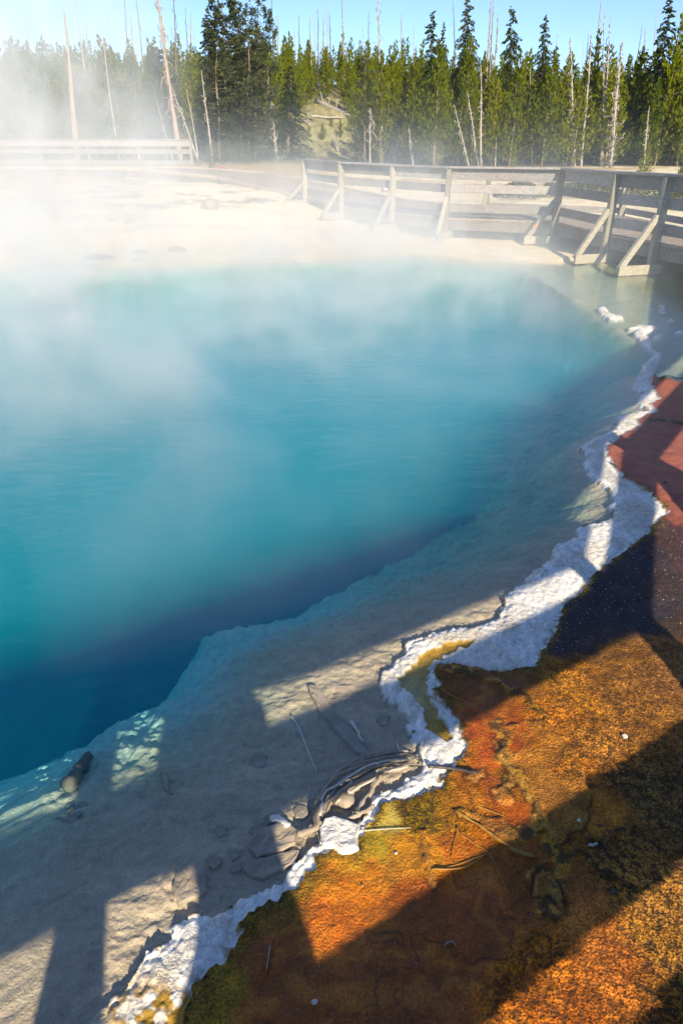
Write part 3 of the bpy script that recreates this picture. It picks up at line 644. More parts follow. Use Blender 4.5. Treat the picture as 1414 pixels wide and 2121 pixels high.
def cone_points(h, wmax, zb, nb, per, seed, kind):
    """positions and axes of needle sprays on whorled branches of a conifer of height h"""
    g = np.random.default_rng(seed); P = []; A = []; S = []
    for b in range(nb):
        u = (b + g.random()) / nb; u = u ** .85
        z = zb + (h - zb) * u
        prof = (1 - u) ** ({'young': .8, 'fir': .62, 'open': .45}[kind]) * (1.0 if kind != 'fir' else (.55 + .45 * min(1, (1 - u) * 2.2)))
        if kind == 'open': prof *= min(1, .35 + u * 2.5)
        L = wmax * prof * g.uniform(.55, 1.18) + .05 * wmax
        if kind == 'fir' and g.random() < .12: L *= 1.35
        if kind == 'fir' and g.random() < .14: continue
        az = g.uniform(0, 2 * math.pi)
        tilt = {'young': .45, 'fir': -.22 - .25 * (1 - u), 'open': .18}[kind] + g.normal() * .12
        if kind == 'fir' and u > .85: tilt += .4
        d = np.array([math.cos(az) * math.cos(tilt), math.sin(az) * math.cos(tilt), math.sin(tilt)])
        m = max(3, int(per * (L / wmax) ** 1.1))
        t = g.random(m) ** (.7 if kind != 'open' else .35)
        if kind == 'open': t = .45 + .6 * t
        base = np.array([0, 0, z])
        sag = -.18 * L * t ** 2 if kind == 'fir' else .12 * L * t ** 2
        side = np.array([-d[1], d[0], 0]); side /= np.linalg.norm(side) + 1e-9
        wd = {'young': .22, 'fir': .22, 'open': .26}[kind] * L * (1.15 - t * .8 if kind != 'open' else .9)
        q = base + d * (L * t)[:, None] + side * (g.normal(size=m) * wd * .6)[:, None] + np.array([0, 0, 1]) * (sag + g.normal(size=m) * L * (.05 if kind == 'fir' else .11))[:, None]
        a = d * .8 + g.normal(size=(m, 3)) * .55 + np.array([0, 0, {'young': .7, 'fir': -.35, 'open': .35}[kind]])
        a /= np.linalg.norm(a, axis=1)[:, None]
        P.append(q); A.append(a); S.append(np.full(m, 1.0))
    P = np.concatenate(P); A = np.concatenate(A); return P, A, g
def conifer(name, h, wmax, zb, nb, per, ss_, seed, kind, mat, trunk_r, limbs=10):
    root = empty(name)
    P, A, g = cone_points(h, wmax, zb, nb, per, seed, kind)
    S = ss_ * g.uniform(.6, 1.35, len(P))
    sprays('crown', P, A, S, S * g.uniform(.32, .6, len(P)), mat, root, rg=g)
    m = MB(); r2 = random.Random(seed)
    pts = [(math.sin(k * .9 + seed) * .012 * h * k / 8, math.cos(k * 1.3 + seed) * .01 * h * k / 8, h * k / 8 * .985 - .25 * (k == 0)) for k in range(9)]
    m.tube(pts, [trunk_r * (1 - .93 * k / 8) for k in range(9)], 7)
    for k in range(limbs):
        z = zb + (h - zb) * r2.random() * .8; az = r2.random() * 6.28; L = wmax * (1 - (z - zb) / (h - zb)) * .8
        c = Vector((math.cos(az), math.sin(az), 0)); up = {'young': .4, 'fir': -.25, 'open': .2}[kind]
        m.tube([(0, 0, z), c * L * .5 + Vector((0, 0, z + up * L * .5)), c * L + Vector((0, 0, z + up * L * .8))], [trunk_r * .22, trunk_r * .14, trunk_r * .05], 4)
    m.build('trunk', M_BARK, root, True)
    return root
def copy_tree(o):
    c = o.copy(); C.objects.link(c)
    for ch in list(o.children):
        d = ch.copy(); C.objects.link(d); d.parent = c
    return c
def put(o, x, y, s, rz, sz=None, lean=(0, 0)):
    o.location = (x, y, gz(x, y) - .05 * s); o.scale = (s, s, sz or s); o.rotation_euler = (lean[0], lean[1], rz)

YPV = [conifer('young_pine', 5.0, 1.3 + .14 * (k % 3), .15, 95, 34, .20, 40 + k, 'young', M_YP, .07, 6) for k in range(5)]
FV = [conifer('fir_tree', 15.0, 2.5 + .25 * (k % 2), [2.0, 4.2, 1.2, 3.0][k], 190, 105, .25, 60 + k, 'fir', M_FIR, .19, 26) for k in range(4)]
OV = [conifer('pine_tree', 16.0, 2.9 - .4 * k, [2.0, 1.0][k], [95, 150][k], 130, .27, 80 + k, 'open', M_OP, .20, 40) for k in range(2)]
used = set()
def inst(lst, k):
    o = lst[k % len(lst)]
    if o.name in used: return copy_tree(o)
    used.add(o.name); return o
def tall(lst, k, px, ytop, ybase, D, label, cat, group, wide=1.0, base_h=15.0):
    b = atd(px[1], ybase, D); t = atd(px[0], ytop, D); z0 = gz(b.x, D); H = t.z - z0
    o = inst(lst, k); o.rotation_mode = 'ZYX'; put(o, b.x, D, H / base_h, rd.uniform(0, 6.28), None, (0, math.atan2(t.x - b.x, H)))
    s = H / base_h; o.scale = (s * wide, s * wide, s)
    tag(o, label, cat, group); return o
GF = 'tall conifers standing in front of the young forest'
TALL = [
 (OV, 0, (532, 528), -45, 340, 46, 'tallest open pine with bare upper limbs, at the right edge of the left clump', 'pine tree', .95, 16),
 (OV, 1, (462, 470), -25, 335, 47, 'tall bushy grey green pine at the middle of the left clump', 'pine tree', 1.35, 16),
 (FV, 2, (428, 440), 12, 340, 48, 'narrow pointed pine at the left edge of the tall left clump', 'pine tree', 1.1, 15),
 (OV, 1, (325, 345), 100, 330, 44, 'low rounded pine half hidden by steam behind the leaning dead trunk', 'pine tree', 1.7, 16),
 (OV, 0, (492, 497), 2, 338, 48, 'bushy pine between the tallest open pine and its bushy neighbour', 'pine tree', 1.2, 16),
 (OV, 1, (512, 515), 60, 338, 45, 'dense lower pine at the front of the tall left clump', 'pine tree', 1.6, 16),
 (OV, 1, (448, 455), 78, 340, 44, 'dense lower pine at the front left of the tall left clump', 'pine tree', 1.5, 16),
 (FV, 0, (897, 888), 22, 335, 54, 'tall pointed fir with a bare spike on top, left of the sparse white-trunked fir', 'fir tree', 1.15, 15),
 (FV, 2, (918, 915), 45, 330, 57, 'slightly shorter fir just right of the fir with the bare spike', 'fir tree', .8, 15),
 (FV, 1, (968, 957), -8, 330, 52, 'tall sparse fir whose pale trunk shows all the way down', 'fir tree', .95, 15),
 (FV, 3, (1059, 1055), 8, 335, 53, 'tall slender fir between the cluster of dead poles and the tufted fir', 'fir tree', .95, 15),
 (FV, 1, (1130, 1115), 30, 330, 54, 'fir with a tufted top and a long pale bare trunk, right of the slender fir', 'fir tree', .9, 15),
 (FV, 2, (1152, 1146), 93, 330, 52, 'mid height fir with a rusty brown top', 'fir tree', 1.0, 15),
 (FV, 0, (1388, 1352), -14, 335, 47, 'largest fir of all at the right edge, leaning and heavily branched', 'fir tree', 1.15, 15),
 (FV, 3, (1340, 1330), 98, 330, 50, 'dark fir in the shelter of the largest fir, on its left', 'fir tree', 1.15, 15),
 (FV, 2, (1303, 1296), 108, 330, 53, 'small dark fir with a fine tip left of the dark sheltered fir', 'fir tree', 1.0, 15),
 (FV, 2, (1400, 1398), 128, 340, 48, 'layered narrow fir at the right border of the picture', 'fir tree', 1.2, 15),
 (FV, 2, (1183, 1183), 105, 335, 55, 'dark narrow fir behind the curled dead snag', 'fir tree', .9, 15),
 (OV, 0, (757, 755), 112, 335, 47, 'golden green open pine in front of the hill, left of the long thin snag', 'pine tree', .85, 16),
 (FV, 2, (600, 595), 135, 300, 50, 'dense dark green pine at the left end of the grassy clearing', 'pine tree', 1.9, 15),
 (OV, 1, (500, 500), 190, 345, 44, 'low wide grey green pine at the foot of the tall left clump', 'pine tree', 1.6, 16),
 (FV, 0, (852, 850), 135, 335, 53, 'shaded mid height fir left of the spiked fir', 'fir tree', 1.3, 15),
 (FV, 3, (1005, 1000), 150, 335, 55, 'mid height fir under the cluster of dead poles', 'fir tree', 1.2, 15),
]
for lst, k, px, yt, yb, D, lab, cat, wide, bh in TALL:
    tall(lst, k, px, yt, yb, D, lab, cat, GF, wide, bh)

# young pines over the whole hillside: the nearest as trees of their own
cand = []
r3 = random.Random(11)
for row in np.arange(44.5, 121, 1.95):
    half = row * .50 + 4; xx = -half + r3.uniform(0, 2.4)
    while xx < half:
        yy = row + r3.uniform(-.9, .9); cand.append((xx, yy)); xx += r3.uniform(1.35, 2.35) * (1 + (row - 45) / 200)
def in_clear(x, y):
    w_ = .052 if y < 64 else .052 - (y - 64) * .0022
    return 44 < y < 88 and abs(x / y + .026 - (y - 60) * .0006) < w_
cand = [c for c in cand if not in_clear(*c) and not (c[1] < 50 and c[0] < -3 and r3.random() < .5) and not (c[1] < 47.5 and -6 < c[0] < 4)]
hs = [r3.choice([r3.uniform(2.6, 4.2), r3.uniform(3.4, 5.8)]) * (1.15 if y < 60 else (.88 if y > 92 else 1.0)) for _, y in cand]
# an open sky line shows the ridge trees, the front rows show whole: keep those two as individuals
order = sorted(range(len(cand)), key=lambda i: (0 if cand[i][1] < 66 or cand[i][1] > 100 else 1, cand[i][1]))
indiv = set(order[:286]); pack = []
for i, (x, y) in enumerate(cand):
    s = hs[i] / 5.0; rz = r3.uniform(0, 6.28)
    if i in indiv:
        o = inst(YPV, i); put(o, x, y, s, rz, s * r3.uniform(.95, 1.25))
        side = 'left' if x < -y * .12 else ('right' if x > y * .17 else 'middle')
        if y > 95: lab = {'left': 'young pine on the hazy left skyline above the steam', 'middle': 'young bright green pine on the skyline above the grassy clearing', 'right': 'young green pine on the skyline between the tall right firs'}[side]
        else: lab = {'left': 'young pine in the steam on the lower left slope', 'middle': 'young yellow green pine near the foot of the hill below the clearing', 'right': 'young yellow green pine in the front rows behind the railing at the right'}[side]
        tag(o, lab, 'pine tree', 'young pines covering the hillside: ' + lab.split(' pine ', 1)[1])
    else: pack.append((x, y, s, rz, i))
PP, AA, SS_ = [], [], []
for x, y, s, rz, i in pack:
    P, A, g = cone_points(5.0, 1.2, .25, 60, 22, 400 + i % 9, 'young'); c, s_ = math.cos(rz), math.sin(rz)
    Rm = np.array([[c, -s_, 0], [s_, c, 0], [0, 0, 1]])
    PP.append((P @ Rm.T) * s + np.array([x, y, gz(x, y)])); AA.append(A @ Rm.T); SS_.append(np.full(len(P), .27 * s))
if PP:
    gg = np.random.default_rng(5); PP = np.concatenate(PP); AA = np.concatenate(AA); SS_ = np.concatenate(SS_) * gg.uniform(.6, 1.3, len(PP))
    tag(sprays('young_forest', PP, AA, SS_, SS_ * .45, M_YP, rg=gg), 'dense young pine forest filling the hillside', 'forest', kind='stuff')

# ------------------------------------------------------------------ dead trees
def snag(top, base, D, r0, label, mat=M_SNAG, nbr=14, blen=1.0, curl=1.0, bstart=.3, bend=.98, seed=1, group='dead trees among the young forest'):
    b = atd(base[0], base[1], D); t = atd(top[0], top[1], D); b.z = gz(b.x, D) - .1
    rr = random.Random(seed); m = MB(); H = (t - b).length; pts = []
    for k in range(9):
        u = k / 8; p = b.lerp(t, u); p = p + Vector((math.sin(u * 5 + seed) * .008 * H * u, math.cos(u * 4 + seed) * .008 * H * u, 0)); pts.append(p - b)
    m.tube(pts, [r0 * .68 * (1 - .80 * k / 8) for k in range(9)], 6)
    for k in range(nbr):
        u = bstart + (bend - bstart) * (k + rr.random()) / nbr; i = min(7, int(u * 8)); p = pts[i].lerp(pts[i + 1], u * 8 - i)
        az = rr.uniform(0, 6.28); L = blen * rr.uniform(.4, 1.2) * (1.25 - u * .8); c = Vector((math.cos(az), math.sin(az), 0))
        q = [p]; el = .35 * rr.random()
        for s_ in range(1, 6):
            e_ = el - curl * .55 * s_ * rr.uniform(.7, 1.3); q.append(q[-1] + (c * math.cos(e_) + Vector((0, 0, math.sin(e_)))) * L / 5)
        rb = r0 * .20 * (1.2 - u * .7); m.tube(q, [max(rb * (1 - .16 * s_), .022 if nbr > 9 else .012) for s_ in range(6)], 3)
    o = m.build('dead_tree', mat, None, True); o.location = b
    tag(o, label, 'dead tree', group); return o
SN = [
 ((320,-30),(376,336),40,.24,'tall rusty brown dead trunk leaning left at the end of the left railing',M_SNAGB,34,1.5,1.2,.35),
 ((132,22),(162,335),46,.30,'thick broken brown dead trunk rising out of the steam at the far left',M_SNAGB,4,.5,.6,.4),
 ((350,165),(415,345),41,.085,'thin pale dead trunk leaning left from the base beside the boardwalk',M_SNAG,10,.9,1.2,.5),
 ((388,185),(411,320),43,.075,'thin pale dead stem standing right behind the leaning pale trunk',M_SNAG,7,.6,1.2,.5),
 ((418,145),(441,342),42,.10,'straight pale dead stem right of the two thin leaning ones',M_SNAG,12,.8,1.4,.2),
 ((320,190),(356,292),43,.07,'short thin leaning stem just left of the rusty trunk',M_SNAG,3,.4,1,.5),
 ((209,57),(243,300),48,.12,'slender bent dead trunk in the haze left of the rusty trunk',M_SNAG,6,.7,.8,.4),
 ((357,-20),(361,200),58,.17,'dark straight dead pole right of the rusty trunk, against the sky',M_SNAGD,10,1.6,-.6,.35),
 ((281,-20),(298,200),60,.13,'dark thin dead pole left of the rusty trunk, against the sky',M_SNAGD,8,.8,.7,.4),
 ((152,-30),(186,240),60,.16,'long leaning dead pole right of the thick broken trunk',M_SNAG,7,.8,.7,.4),
 ((553,130),(572,292),46,.11,'pale dead tree hung with a curtain of drooping twigs beside the left clump',M_SNAG,46,1.3,1.5,.05),
 ((785,-25),(791,300),49,.15,'long thin forked snag with curling side twigs left of the spiked fir',M_SNAG,26,1.5,1.6,.25),
 ((766,235),(766,342),45,.09,'short branchy dead stem behind the second post of the railing',M_SNAG,14,1.5,-.9,.3),
 ((845,262),(857,342),45,.07,'small arched dead stem hung with twigs left of the white stems',M_SNAG,16,.7,1.5,.4),
 ((995,135),(996,344),44,.10,'white dead stem, straightest of the pair in front of the pale-trunked fir',M_SNAG,18,1.0,1.5,.1),
 ((968,190),(991,344),44.5,.085,'white dead stem leaning left beside the straight white one',M_SNAG,12,1.1,1.5,.3),
 ((940,215),(972,343),45,.08,'thin arching dead stem furthest left of the white stems',M_SNAG,18,.8,1.5,.2),
 ((1028,280),(1025,343),45,.06,'short bare stem right of the pair of white stems',M_SNAG,6,.5,1.2,.3),
 ((1097,140),(1102,342),47,.08,'faint thin dead stem below the tufted fir',M_SNAG,8,.7,1.2,.3),
 ((1142,245),(1144,342),46,.09,'short reddish broken stem right of the faint thin one',M_SNAGB,7,.5,1.4,.1),
 ((1179,72),(1190,344),44,.12,'tall snag with long curled twigs all down its left side',M_SNAG,34,1.2,1.5,.15),
 ((1225,62),(1203,343),44,.12,'tall bleached snag leaning right with ring-shaped twigs near its top',M_SNAG,22,1.1,1.7,.35),
 ((1265,35),(1243,344),45,.11,'tall snag, left trunk of the crossing pair at the right',M_SNAG,20,1.1,1.6,.45),
 ((1252,15),(1247,344),45.5,.10,'tall snag, upright trunk of the crossing pair at the right',M_SNAG,12,.8,1.5,.5),
 ((1288,80),(1264,342),43,.14,'bleached snag wrapped top to bottom in drooping grey twigs',M_SNAG,80,1.35,1.6,.03),
 ((1343,220),(1338,318),43,.07,'small twiggy snag behind the little bright pine',M_SNAG,22,.6,1.5,.1),
 ((1016,-20),(1010,170),70,.20,'left pole of the cluster of tall dead poles between the firs',M_SNAGB,14,1.0,1.2,.1),
 ((1022,-25),(1015,170),71,.18,'middle pole of the cluster of tall dead poles between the firs',M_SNAGB,14,1.0,1.2,.1),
 ((1033,27),(1020,170),70,.19,'right pole of the cluster, shorter and leaning right',M_SNAGB,20,1.4,1.2,.2),
]
for i, a in enumerate(SN):
    snag(a[0], a[1], a[2], a[3], a[4], a[5], a[6], a[7], a[8], a[9], seed=i + 3)
POLES = [((50,22),(78,200)),((88,85),(95,200)),((177,37),(192,200)),((222,28),(234,200)),((255,-20),(271,200)),((270,30),(281,200)),((372,48),(376,200)),((385,15),(393,200)),((395,27),(399,200)),((403,32),(407,200)),
 ((560,-25),(569,160)),((574,30),(576,160)),((610,45),(612,150)),((620,30),(618,150)),((642,32),(645,150)),((650,16),(656,150)),((657,18),(661,150)),((668,22),(670,150)),((675,-20),(681,150)),((683,22),(684,150)),((709,-25),(713,150)),
 ((751,50),(752,160)),((762,24),(766,160)),((830,26),(833,170)),((856,43),(857,160)),((939,3),(944,170)),((1154,70),(1153,180)),((1209,72),(1206,190)),((1217,70),(1213,190)),((1245,-20),(1228,190)),((1241,92),(1238,190)),((1330,52),(1306,190)),((1336,58),(1337,190)),((1365,-5),(1345,190)),((1412,62),(1402,200)),((1393,112),(1388,200))]
ORD = 'first second third fourth fifth sixth seventh eighth ninth tenth eleventh twelfth thirteenth fourteenth fifteenth sixteenth seventeenth eighteenth nineteenth twentieth'.split()
nl_, nr_ = 0, 0
for i, (t, b) in enumerate(POLES):
    if t[0] < 480: nl_ += 1; lab = '%s bare pole from the left, thin against the sky over the steam' % ORD[nl_ - 1]
    elif t[0] < 900: nr_ += 1; lab = '%s bare pole right of the tall left clump, thin against the sky' % ORD[nr_ - 1]
    else: lab = '%s bare pole along the right half of the ridge, thin against the sky' % ORD[i - 25]
    snag(t, b, 88 + (i * 7) % 14, .12 + .04 * (i % 3), lab, (M_SNAG, M_SNAGD, M_SNAGB)[i % 3], 8, 1.0, .9, .35, seed=100 + i, group='bare poles standing on the ridge')

# ------------------------------------------------------------------ things on the pool bed and on the mats
M_SED = simple('sediment_stone', (.30, .25, .19), (.46, .39, .30), 0.9, 14, 0.6, 0.01)
M_SEDW = simple('sediment_wood', (.30, .25, .19), (.48, .41, .33), 0.85, 18, 0.6, 0.006)
M_SEDD = simple('dark_sediment_wood', (.12, .095, .075), (.24, .20, .16), 0.85, 18, 0.8, 0.008)
M_WHITE = simple('white_sinter', (.66, .62, .56), (.84, .81, .76), 0.9, 30, 0.9, 0.012)
M_PALE = simple('bleached_twig', (.55, .50, .42), (.74, .70, .62), 0.8, 40, 0.3)
M_GOLD = simple('gold_coated_twig', (.26, .12, .015), (.46, .26, .05), 0.5, 40, 0.3, spec=.5)
M_DSTK = simple('dark_wet_stick', (.035, .03, .03), (.11, .09, .08), 0.5, 40, 0.4, spec=.5)
M_SEDX = None
M_GREY = simple('grey_rock', (.20, .17, .15), (.34, .30, .27), 0.9, 5, 0.7, 0.02)
M_DMAT = simple('dark_crumb', (.05, .035, .03), (.16, .11, .08), 0.85, 40, 0.7)

def onbed(px, py, up=0.0):
    z = -.04
    for _ in range(4): x, y = at(px, py, z + up); z = gz(x, y)
    return Vector((x, y, z + up))
def slab(name, px, th, mat, label, cat, group=None, up=0.0, seed=1):
    pts = [onbed(a, b, up) for a, b in px]; rr = random.Random(seed); out_ = []
    for i, p in enumerate(pts):                      # broken, wavering outline
        q = pts[(i + 1) % len(pts)]; n_ = max(2, int((q - p).length / .018))
        for k in range(n_):
            v = p.lerp(q, k / n_); out_.append(Vector((v.x + rr.uniform(-.0025, .0025), v.y + rr.uniform(-.0025, .0025), 0)))
    z0 = sum(p.z for p in pts) / len(pts); c = sum(out_, Vector()) / len(out_); n_ = len(out_)
    gx_ = [gz(p.x, p.y) for p in pts]
    v = []; rings = [(1.0, -.012), (1.0, th * .62), (.975, th * .92), (.92, th), (.8, th * 1.02), (.62, th * 1.03), (.42, th * 1.03), (.2, th * 1.04)]; nr_ = len(rings)
    for s_, h in rings:
        for p in out_: v.append((c.x + (p.x - c.x) * s_, c.y + (p.y - c.y) * s_, z0 + h + (fbm((c.x + (p.x - c.x) * s_) * 45, (c.y + (p.y - c.y) * s_) * 45, 3, seed) - .5) * min(th, .03) * .8 * (s_ < .99)))
    v.append((c.x, c.y, z0 + th * 1.05)); f = []
    for r_ in range(nr_ - 1):
        for i in range(n_): f.append((r_ * n_ + i, r_ * n_ + (i + 1) % n_, (r_ + 1) * n_ + (i + 1) % n_, (r_ + 1) * n_ + i))
    for i in range(n_): f.append(((nr_ - 1) * n_ + i, (nr_ - 1) * n_ + (i + 1) % n_, nr_ * n_))
    f.append(tuple(range(n_ - 1, -1, -1)))
    v = [(a - c.x, b - c.y, d - z0) for a, b, d in [tuple(map(float, q)) for q in v]]
    o = mesh(name, v, f, mat); o.location = (c.x, c.y, z0); return tag(o, label, cat, group)
def rock(name, loc, size, mat, label, cat, group=None, seed=1, rz=0.0, sub=4, amp=.22):
    bm = bmesh.new(); bmesh.ops.create_icosphere(bm, subdivisions=sub, radius=1.0)
    g = np.random.default_rng(seed); pl = g.normal(size=(14, 3)); pl /= np.linalg.norm(pl, axis=1)[:, None]; dd = g.uniform(.68, .95, 14)
    for v in bm.verts:
        p = np.array(v.co); 
        for n_, d_ in zip(pl, dd):
            k = p @ n_ - d_
            if k > 0: p = p - n_ * k * .85
        p = p * (1 + amp * (fbm(p[0] * 2 + 9, p[1] * 2 + p[2] * 1.7, 4, seed) - .5)); v.co = Vector(p * np.array(size))
    me = bpy.data.meshes.new(name); bm.to_mesh(me); bm.free(); me.polygons.foreach_set('use_smooth', [sub > 3] * len(me.polygons))
    o = link_mesh(name, me, mat); o.location = loc; o.rotation_euler = (0, 0, rz); return tag(o, label, cat, group)
def stick(name, px, r0, mat, label, cat, group=None, up=0.004, flat=1.0, n=6, r1=None, seed=1, knob=0.0):
    pts = [onbed(a, b, up) for a, b in px]; rr = random.Random(seed); fine = []
    for i in range(len(pts) - 1):
        for k in range(4):
            t = k / 4; a = pts[max(i - 1, 0)]; b = pts[i]; c = pts[i + 1]; d = pts[min(i + 2, len(pts) - 1)]
            fine.append(.5 * ((2 * b) + (c - a) * t + (2 * a - 5 * b + 4 * c - d) * t * t + (3 * b - a - 3 * c + d) * t ** 3))
    fine.append(pts[-1]); o0 = pts[0].copy(); m = MB(); N_ = len(fine)
    r1 = r1 if r1 is not None else r0 * .55
    rad = [(r0 + (r1 - r0) * i / (N_ - 1)) * (1 + knob * rr.uniform(-1, 1)) for i in range(N_)]
    m.tube([p - o0 + Vector((rr.uniform(-1, 1), rr.uniform(-1, 1), rr.uniform(0, 1))) * r0 * .35 for p in fine], rad, n, flat)
    o = m.build(name, mat, None, True); o.location = o0; return tag(o, label, cat, group)

GS = 'flat sediment covered slabs on the pool bed'
SL = [([(365,1815),(372,1800),(395,1793),(415,1797),(427,1815),(428,1850),(410,1862),(390,1868),(372,1880),(360,1868),(358,1845)], .018, 'rounded grey slab lying alone on the mud beside the sunlit patch'),
 ([(513,1765),(525,1735),(545,1720),(590,1712),(615,1725),(612,1750),(585,1770),(535,1782)], .022, 'largest slab, just below the white broken stub'),
 ([(503,1803),(528,1787),(588,1772),(620,1766),(610,1790),(575,1812),(545,1828),(520,1820)], .016, 'long slab between the largest slab and the white crust'),
 ([(516,1724),(538,1702),(558,1710),(546,1728),(526,1734)], .014, 'small oval slab touching the top left of the largest slab'),
 ([(430,1785),(440,1773),(455,1778),(462,1790),(445,1803),(432,1800)], .013, 'small dark slab at the left end of the little broken row'),
 ([(470,1768),(488,1760),(500,1775),(480,1786)], .010, 'triangular slab at the top of the little broken row'),
 ([(478,1797),(500,1790),(502,1804),(480,1812)], .010, 'narrow slab at the right end of the little broken row'),
 ([(609,1680),(618,1668),(634,1672),(640,1688),(628,1700),(612,1696)], .008, 'thin round sunlit slab left of the bark heap'),
 ([(441,1722),(455,1711),(471,1716),(470,1730),(454,1737)], .010, 'faint oval slab in the shade left of the white broken stub'),
 ([(519,1570),(535,1560),(552,1568),(550,1585),(532,1592),(520,1584)], .008, 'faint round slab up the bed, left of the thin straight stick'),
 ([(778,1492),(790,1480),(806,1486),(804,1502),(786,1506)], .009, 'round slab between the plank and the white crust'),
 ([(790,1588),(800,1568),(830,1562),(852,1572),(846,1590),(815,1602)], .016, 'rounded slab lodged in the right end of the bark heap')]
for i, (p, th, lab) in enumerate(SL): slab('stone_slab', p, th, M_SED, lab, 'stone slab', GS, seed=i + 1)
slab('plank', [(638,1426),(652,1424),(690,1470),(740,1530),(779,1577),(763,1582),(720,1546),(670,1490),(645,1448)], .016, M_SEDW, 'long tapering sunken plank lying half in a sunlit patch on the bed', 'plank', seed=31)
slab('sinter_block', [(662,1730),(672,1716),(690,1708),(718,1711),(746,1713),(740,1738),(742,1762),(712,1770),(690,1757),(668,1750)], 
 .022, M_WHITE, 'chunky white block of sinter standing proud at the water edge by the bark heap', 'white rock', up=.006, seed=33)
p = onbed(712, 1662); rock('stone', (p.x, p.y, p.z + .012), (.036, .032, .022), M_SED, 'rough round stone enclosed by curved bark strips', 'stone', seed=5)
p = onbed(553, 1705); rock('stone', (p.x, p.y, p.z + .008), (.018, .018, .014), M_SED, 'small brown stone touching the white broken stub', 'stone', seed=6)
stick('broken_stub', [(566,1694),(582,1702),(597,1712)], .0125, M_WHITE, 'short white broken stub on the shaded bed above the largest slab', 'stub', up=.016, n=10, r1=.0125, seed=4)
p = onbed(190, 1610)
stick('sunken_log', [(148,1628),(160,1605),(172,1585),(188,1566)], .026, M_SEDD, 'thick lumpy encrusted log near the drop-off at the left', 'log', up=.02, n=9, r1=.020, seed=8, knob=.35)
stick('sunken_stick', [(603,1482),(622,1515),(640,1560),(657,1602)], .005, M_PALE, 'thin straight pale stick lying on the shaded bed left of the plank', 'stick', up=.006, r1=.003, seed=9)
stick('sunken_stick', [(726,1494),(738,1512),(750,1536)], .008, M_PALE, 'short pale stick lying against the lower half of the plank', 'stick', up=.012, seed=10)
stick('sunken_stick', [(334,1604),(346,1618),(344,1632),(353,1644)], .011, M_SED, 'short curved encrusted stick alone in the middle of the grey bed', 'stick', up=.006, seed=11, knob=.3)
stick('sunken_stick', [(118,1692),(140,1684),(156,1672)], .007, M_SED, 'knobbly little stick beside crumbs below the thick encrusted log', 'stick', up=.005, seed=12, knob=.4)
stick('sunken_stick', [(822,1540),(826,1550),(832,1562)], .004, M_PALE, 'tiny pale twig arched over the right end of the bark heap', 'twig', up=.02, seed=13)
for k, (a, b) in enumerate([(146,1672),(160,1688),(138,1694),(172,1668),(152,1700)]):
    p = onbed(a, b); rock('crust_crumb', (p.x, p.y, p.z + .004), (.020, .014, .010), M_SED, 'encrusted crumb below the thick lumpy log', 'stone', 'encrusted crumbs below the lumpy log', seed=50 + k, sub=2)
outer = [(651,1716),(648,1680),(664,1636),(700,1597),(750,1572),(800,1561),(848,1560),(869,1575)]
inner = [(674,1712),(677,1692),(692,1664),(716,1642),(756,1622),(800,1602),(845,1592),(872,1590)]
wh = ['outermost', 'second outermost', 'broad outer', 'curled outer', 'thin outer', 'middle', 'broad middle', 'thin middle', 'twisted middle', 'short inner', 'broad inner', 'thin inner', 'innermost']
for k in range(13):
    t = k / 12; rr = random.Random(k); a0 = rr.choice([0, 0, 1, 2]); a1 = rr.choice([8, 8, 7, 6])
    px = [(o_[0] * (1 - t) + i_[0] * t + rr.uniform(-6, 6), o_[1] * (1 - t) + i_[1] * t + rr.uniform(-5, 5)) for o_, i_ in zip(outer, inner)][a0:a1]
    stick('bark_strip', px, .0045 + .005 * rr.random(), (M_SEDW, M_SEDD, M_SEDW, M_SED, M_SEDD, M_PALE, M_SEDW)[k % 7], wh[k] + ' strip of the curved sunken bark heap at the crust', 'bark strip', 'curved strips of bark heaped on the bed', up=.022 + .024 * rr.random(), flat=.55, r1=.003, seed=k, knob=.12)
stick('driftwood', [(618,1730),(650,1716),(700,1702),(740,1688),(774,1670)], .012, M_SEDW, 'straight driftwood branch lying along the lower edge of the bark heap', 'branch', up=.026, seed=21, knob=.15)
stick('driftwood', [(737,1690),(752,1660),(768,1640),(792,1600)], .012, M_SEDW, 'bent driftwood branch crossing the middle of the bark heap', 'branch', up=.024, seed=22, knob=.15)
stick('driftwood', [(722,1640),(726,1620),(728,1602)], .006, M_PALE, 'short greenish splinter standing out of the bark heap', 'branch', up=.030, seed=23)
stick('driftwood', [(658,1722),(660,1735),(664,1746)], .006, M_PALE, 'pale splinter between the driftwood branch and the white block', 'branch', up=.006, seed=24)
# on land
stick('dark_stick', [(888,1588),(915,1590),(950,1594),(988,1603)], .008, M_DSTK, 'blackened stick lying across the white crust on to the orange mat', 'stick', up=.008, seed=30, knob=.3)
stick('coated_branch', [(942,1678),(975,1700),(1010,1722),(1060,1757),(1106,1774)], .005, M_GOLD, 'pale tipped branch coated in golden slime on the orange mat', 'branch', up=.008, r1=.007, seed=31, knob=.5)
TW = [([(893,1800),(960,1797),(1010,1766)], 'curved golden twig at the lower end of the tangle on the orange mat'), ([(905,1802),(955,1788),(1003,1770)], 'golden twig running just above the curved one in the tangle'),
 ([(925,1702),(965,1735),(1010,1765)], 'straight golden twig slanting down to the tangle from the coated branch'), ([(1012,1766),(1032,1806),(1052,1852)], 'thin golden twig running down from the tangle into the shade'),
 ([(948,1712),(940,1745),(934,1775)], 'short upright golden twig above the tangle'), ([(925,1436),(955,1450),(987,1466)], 'fine twig on the dark red mat beside the white beads'),
 ([(985,1668),(1010,1678),(1042,1690)], 'fine golden twig just above the coated branch'), ([(560,1958),(556,1985),(551,2010)], 'fine pale needle on the dark brown mat near the bottom crust'),
 ([(920,1958),(935,1950),(945,1962)], 'bent little twig in the middle of the dark brown mat')]
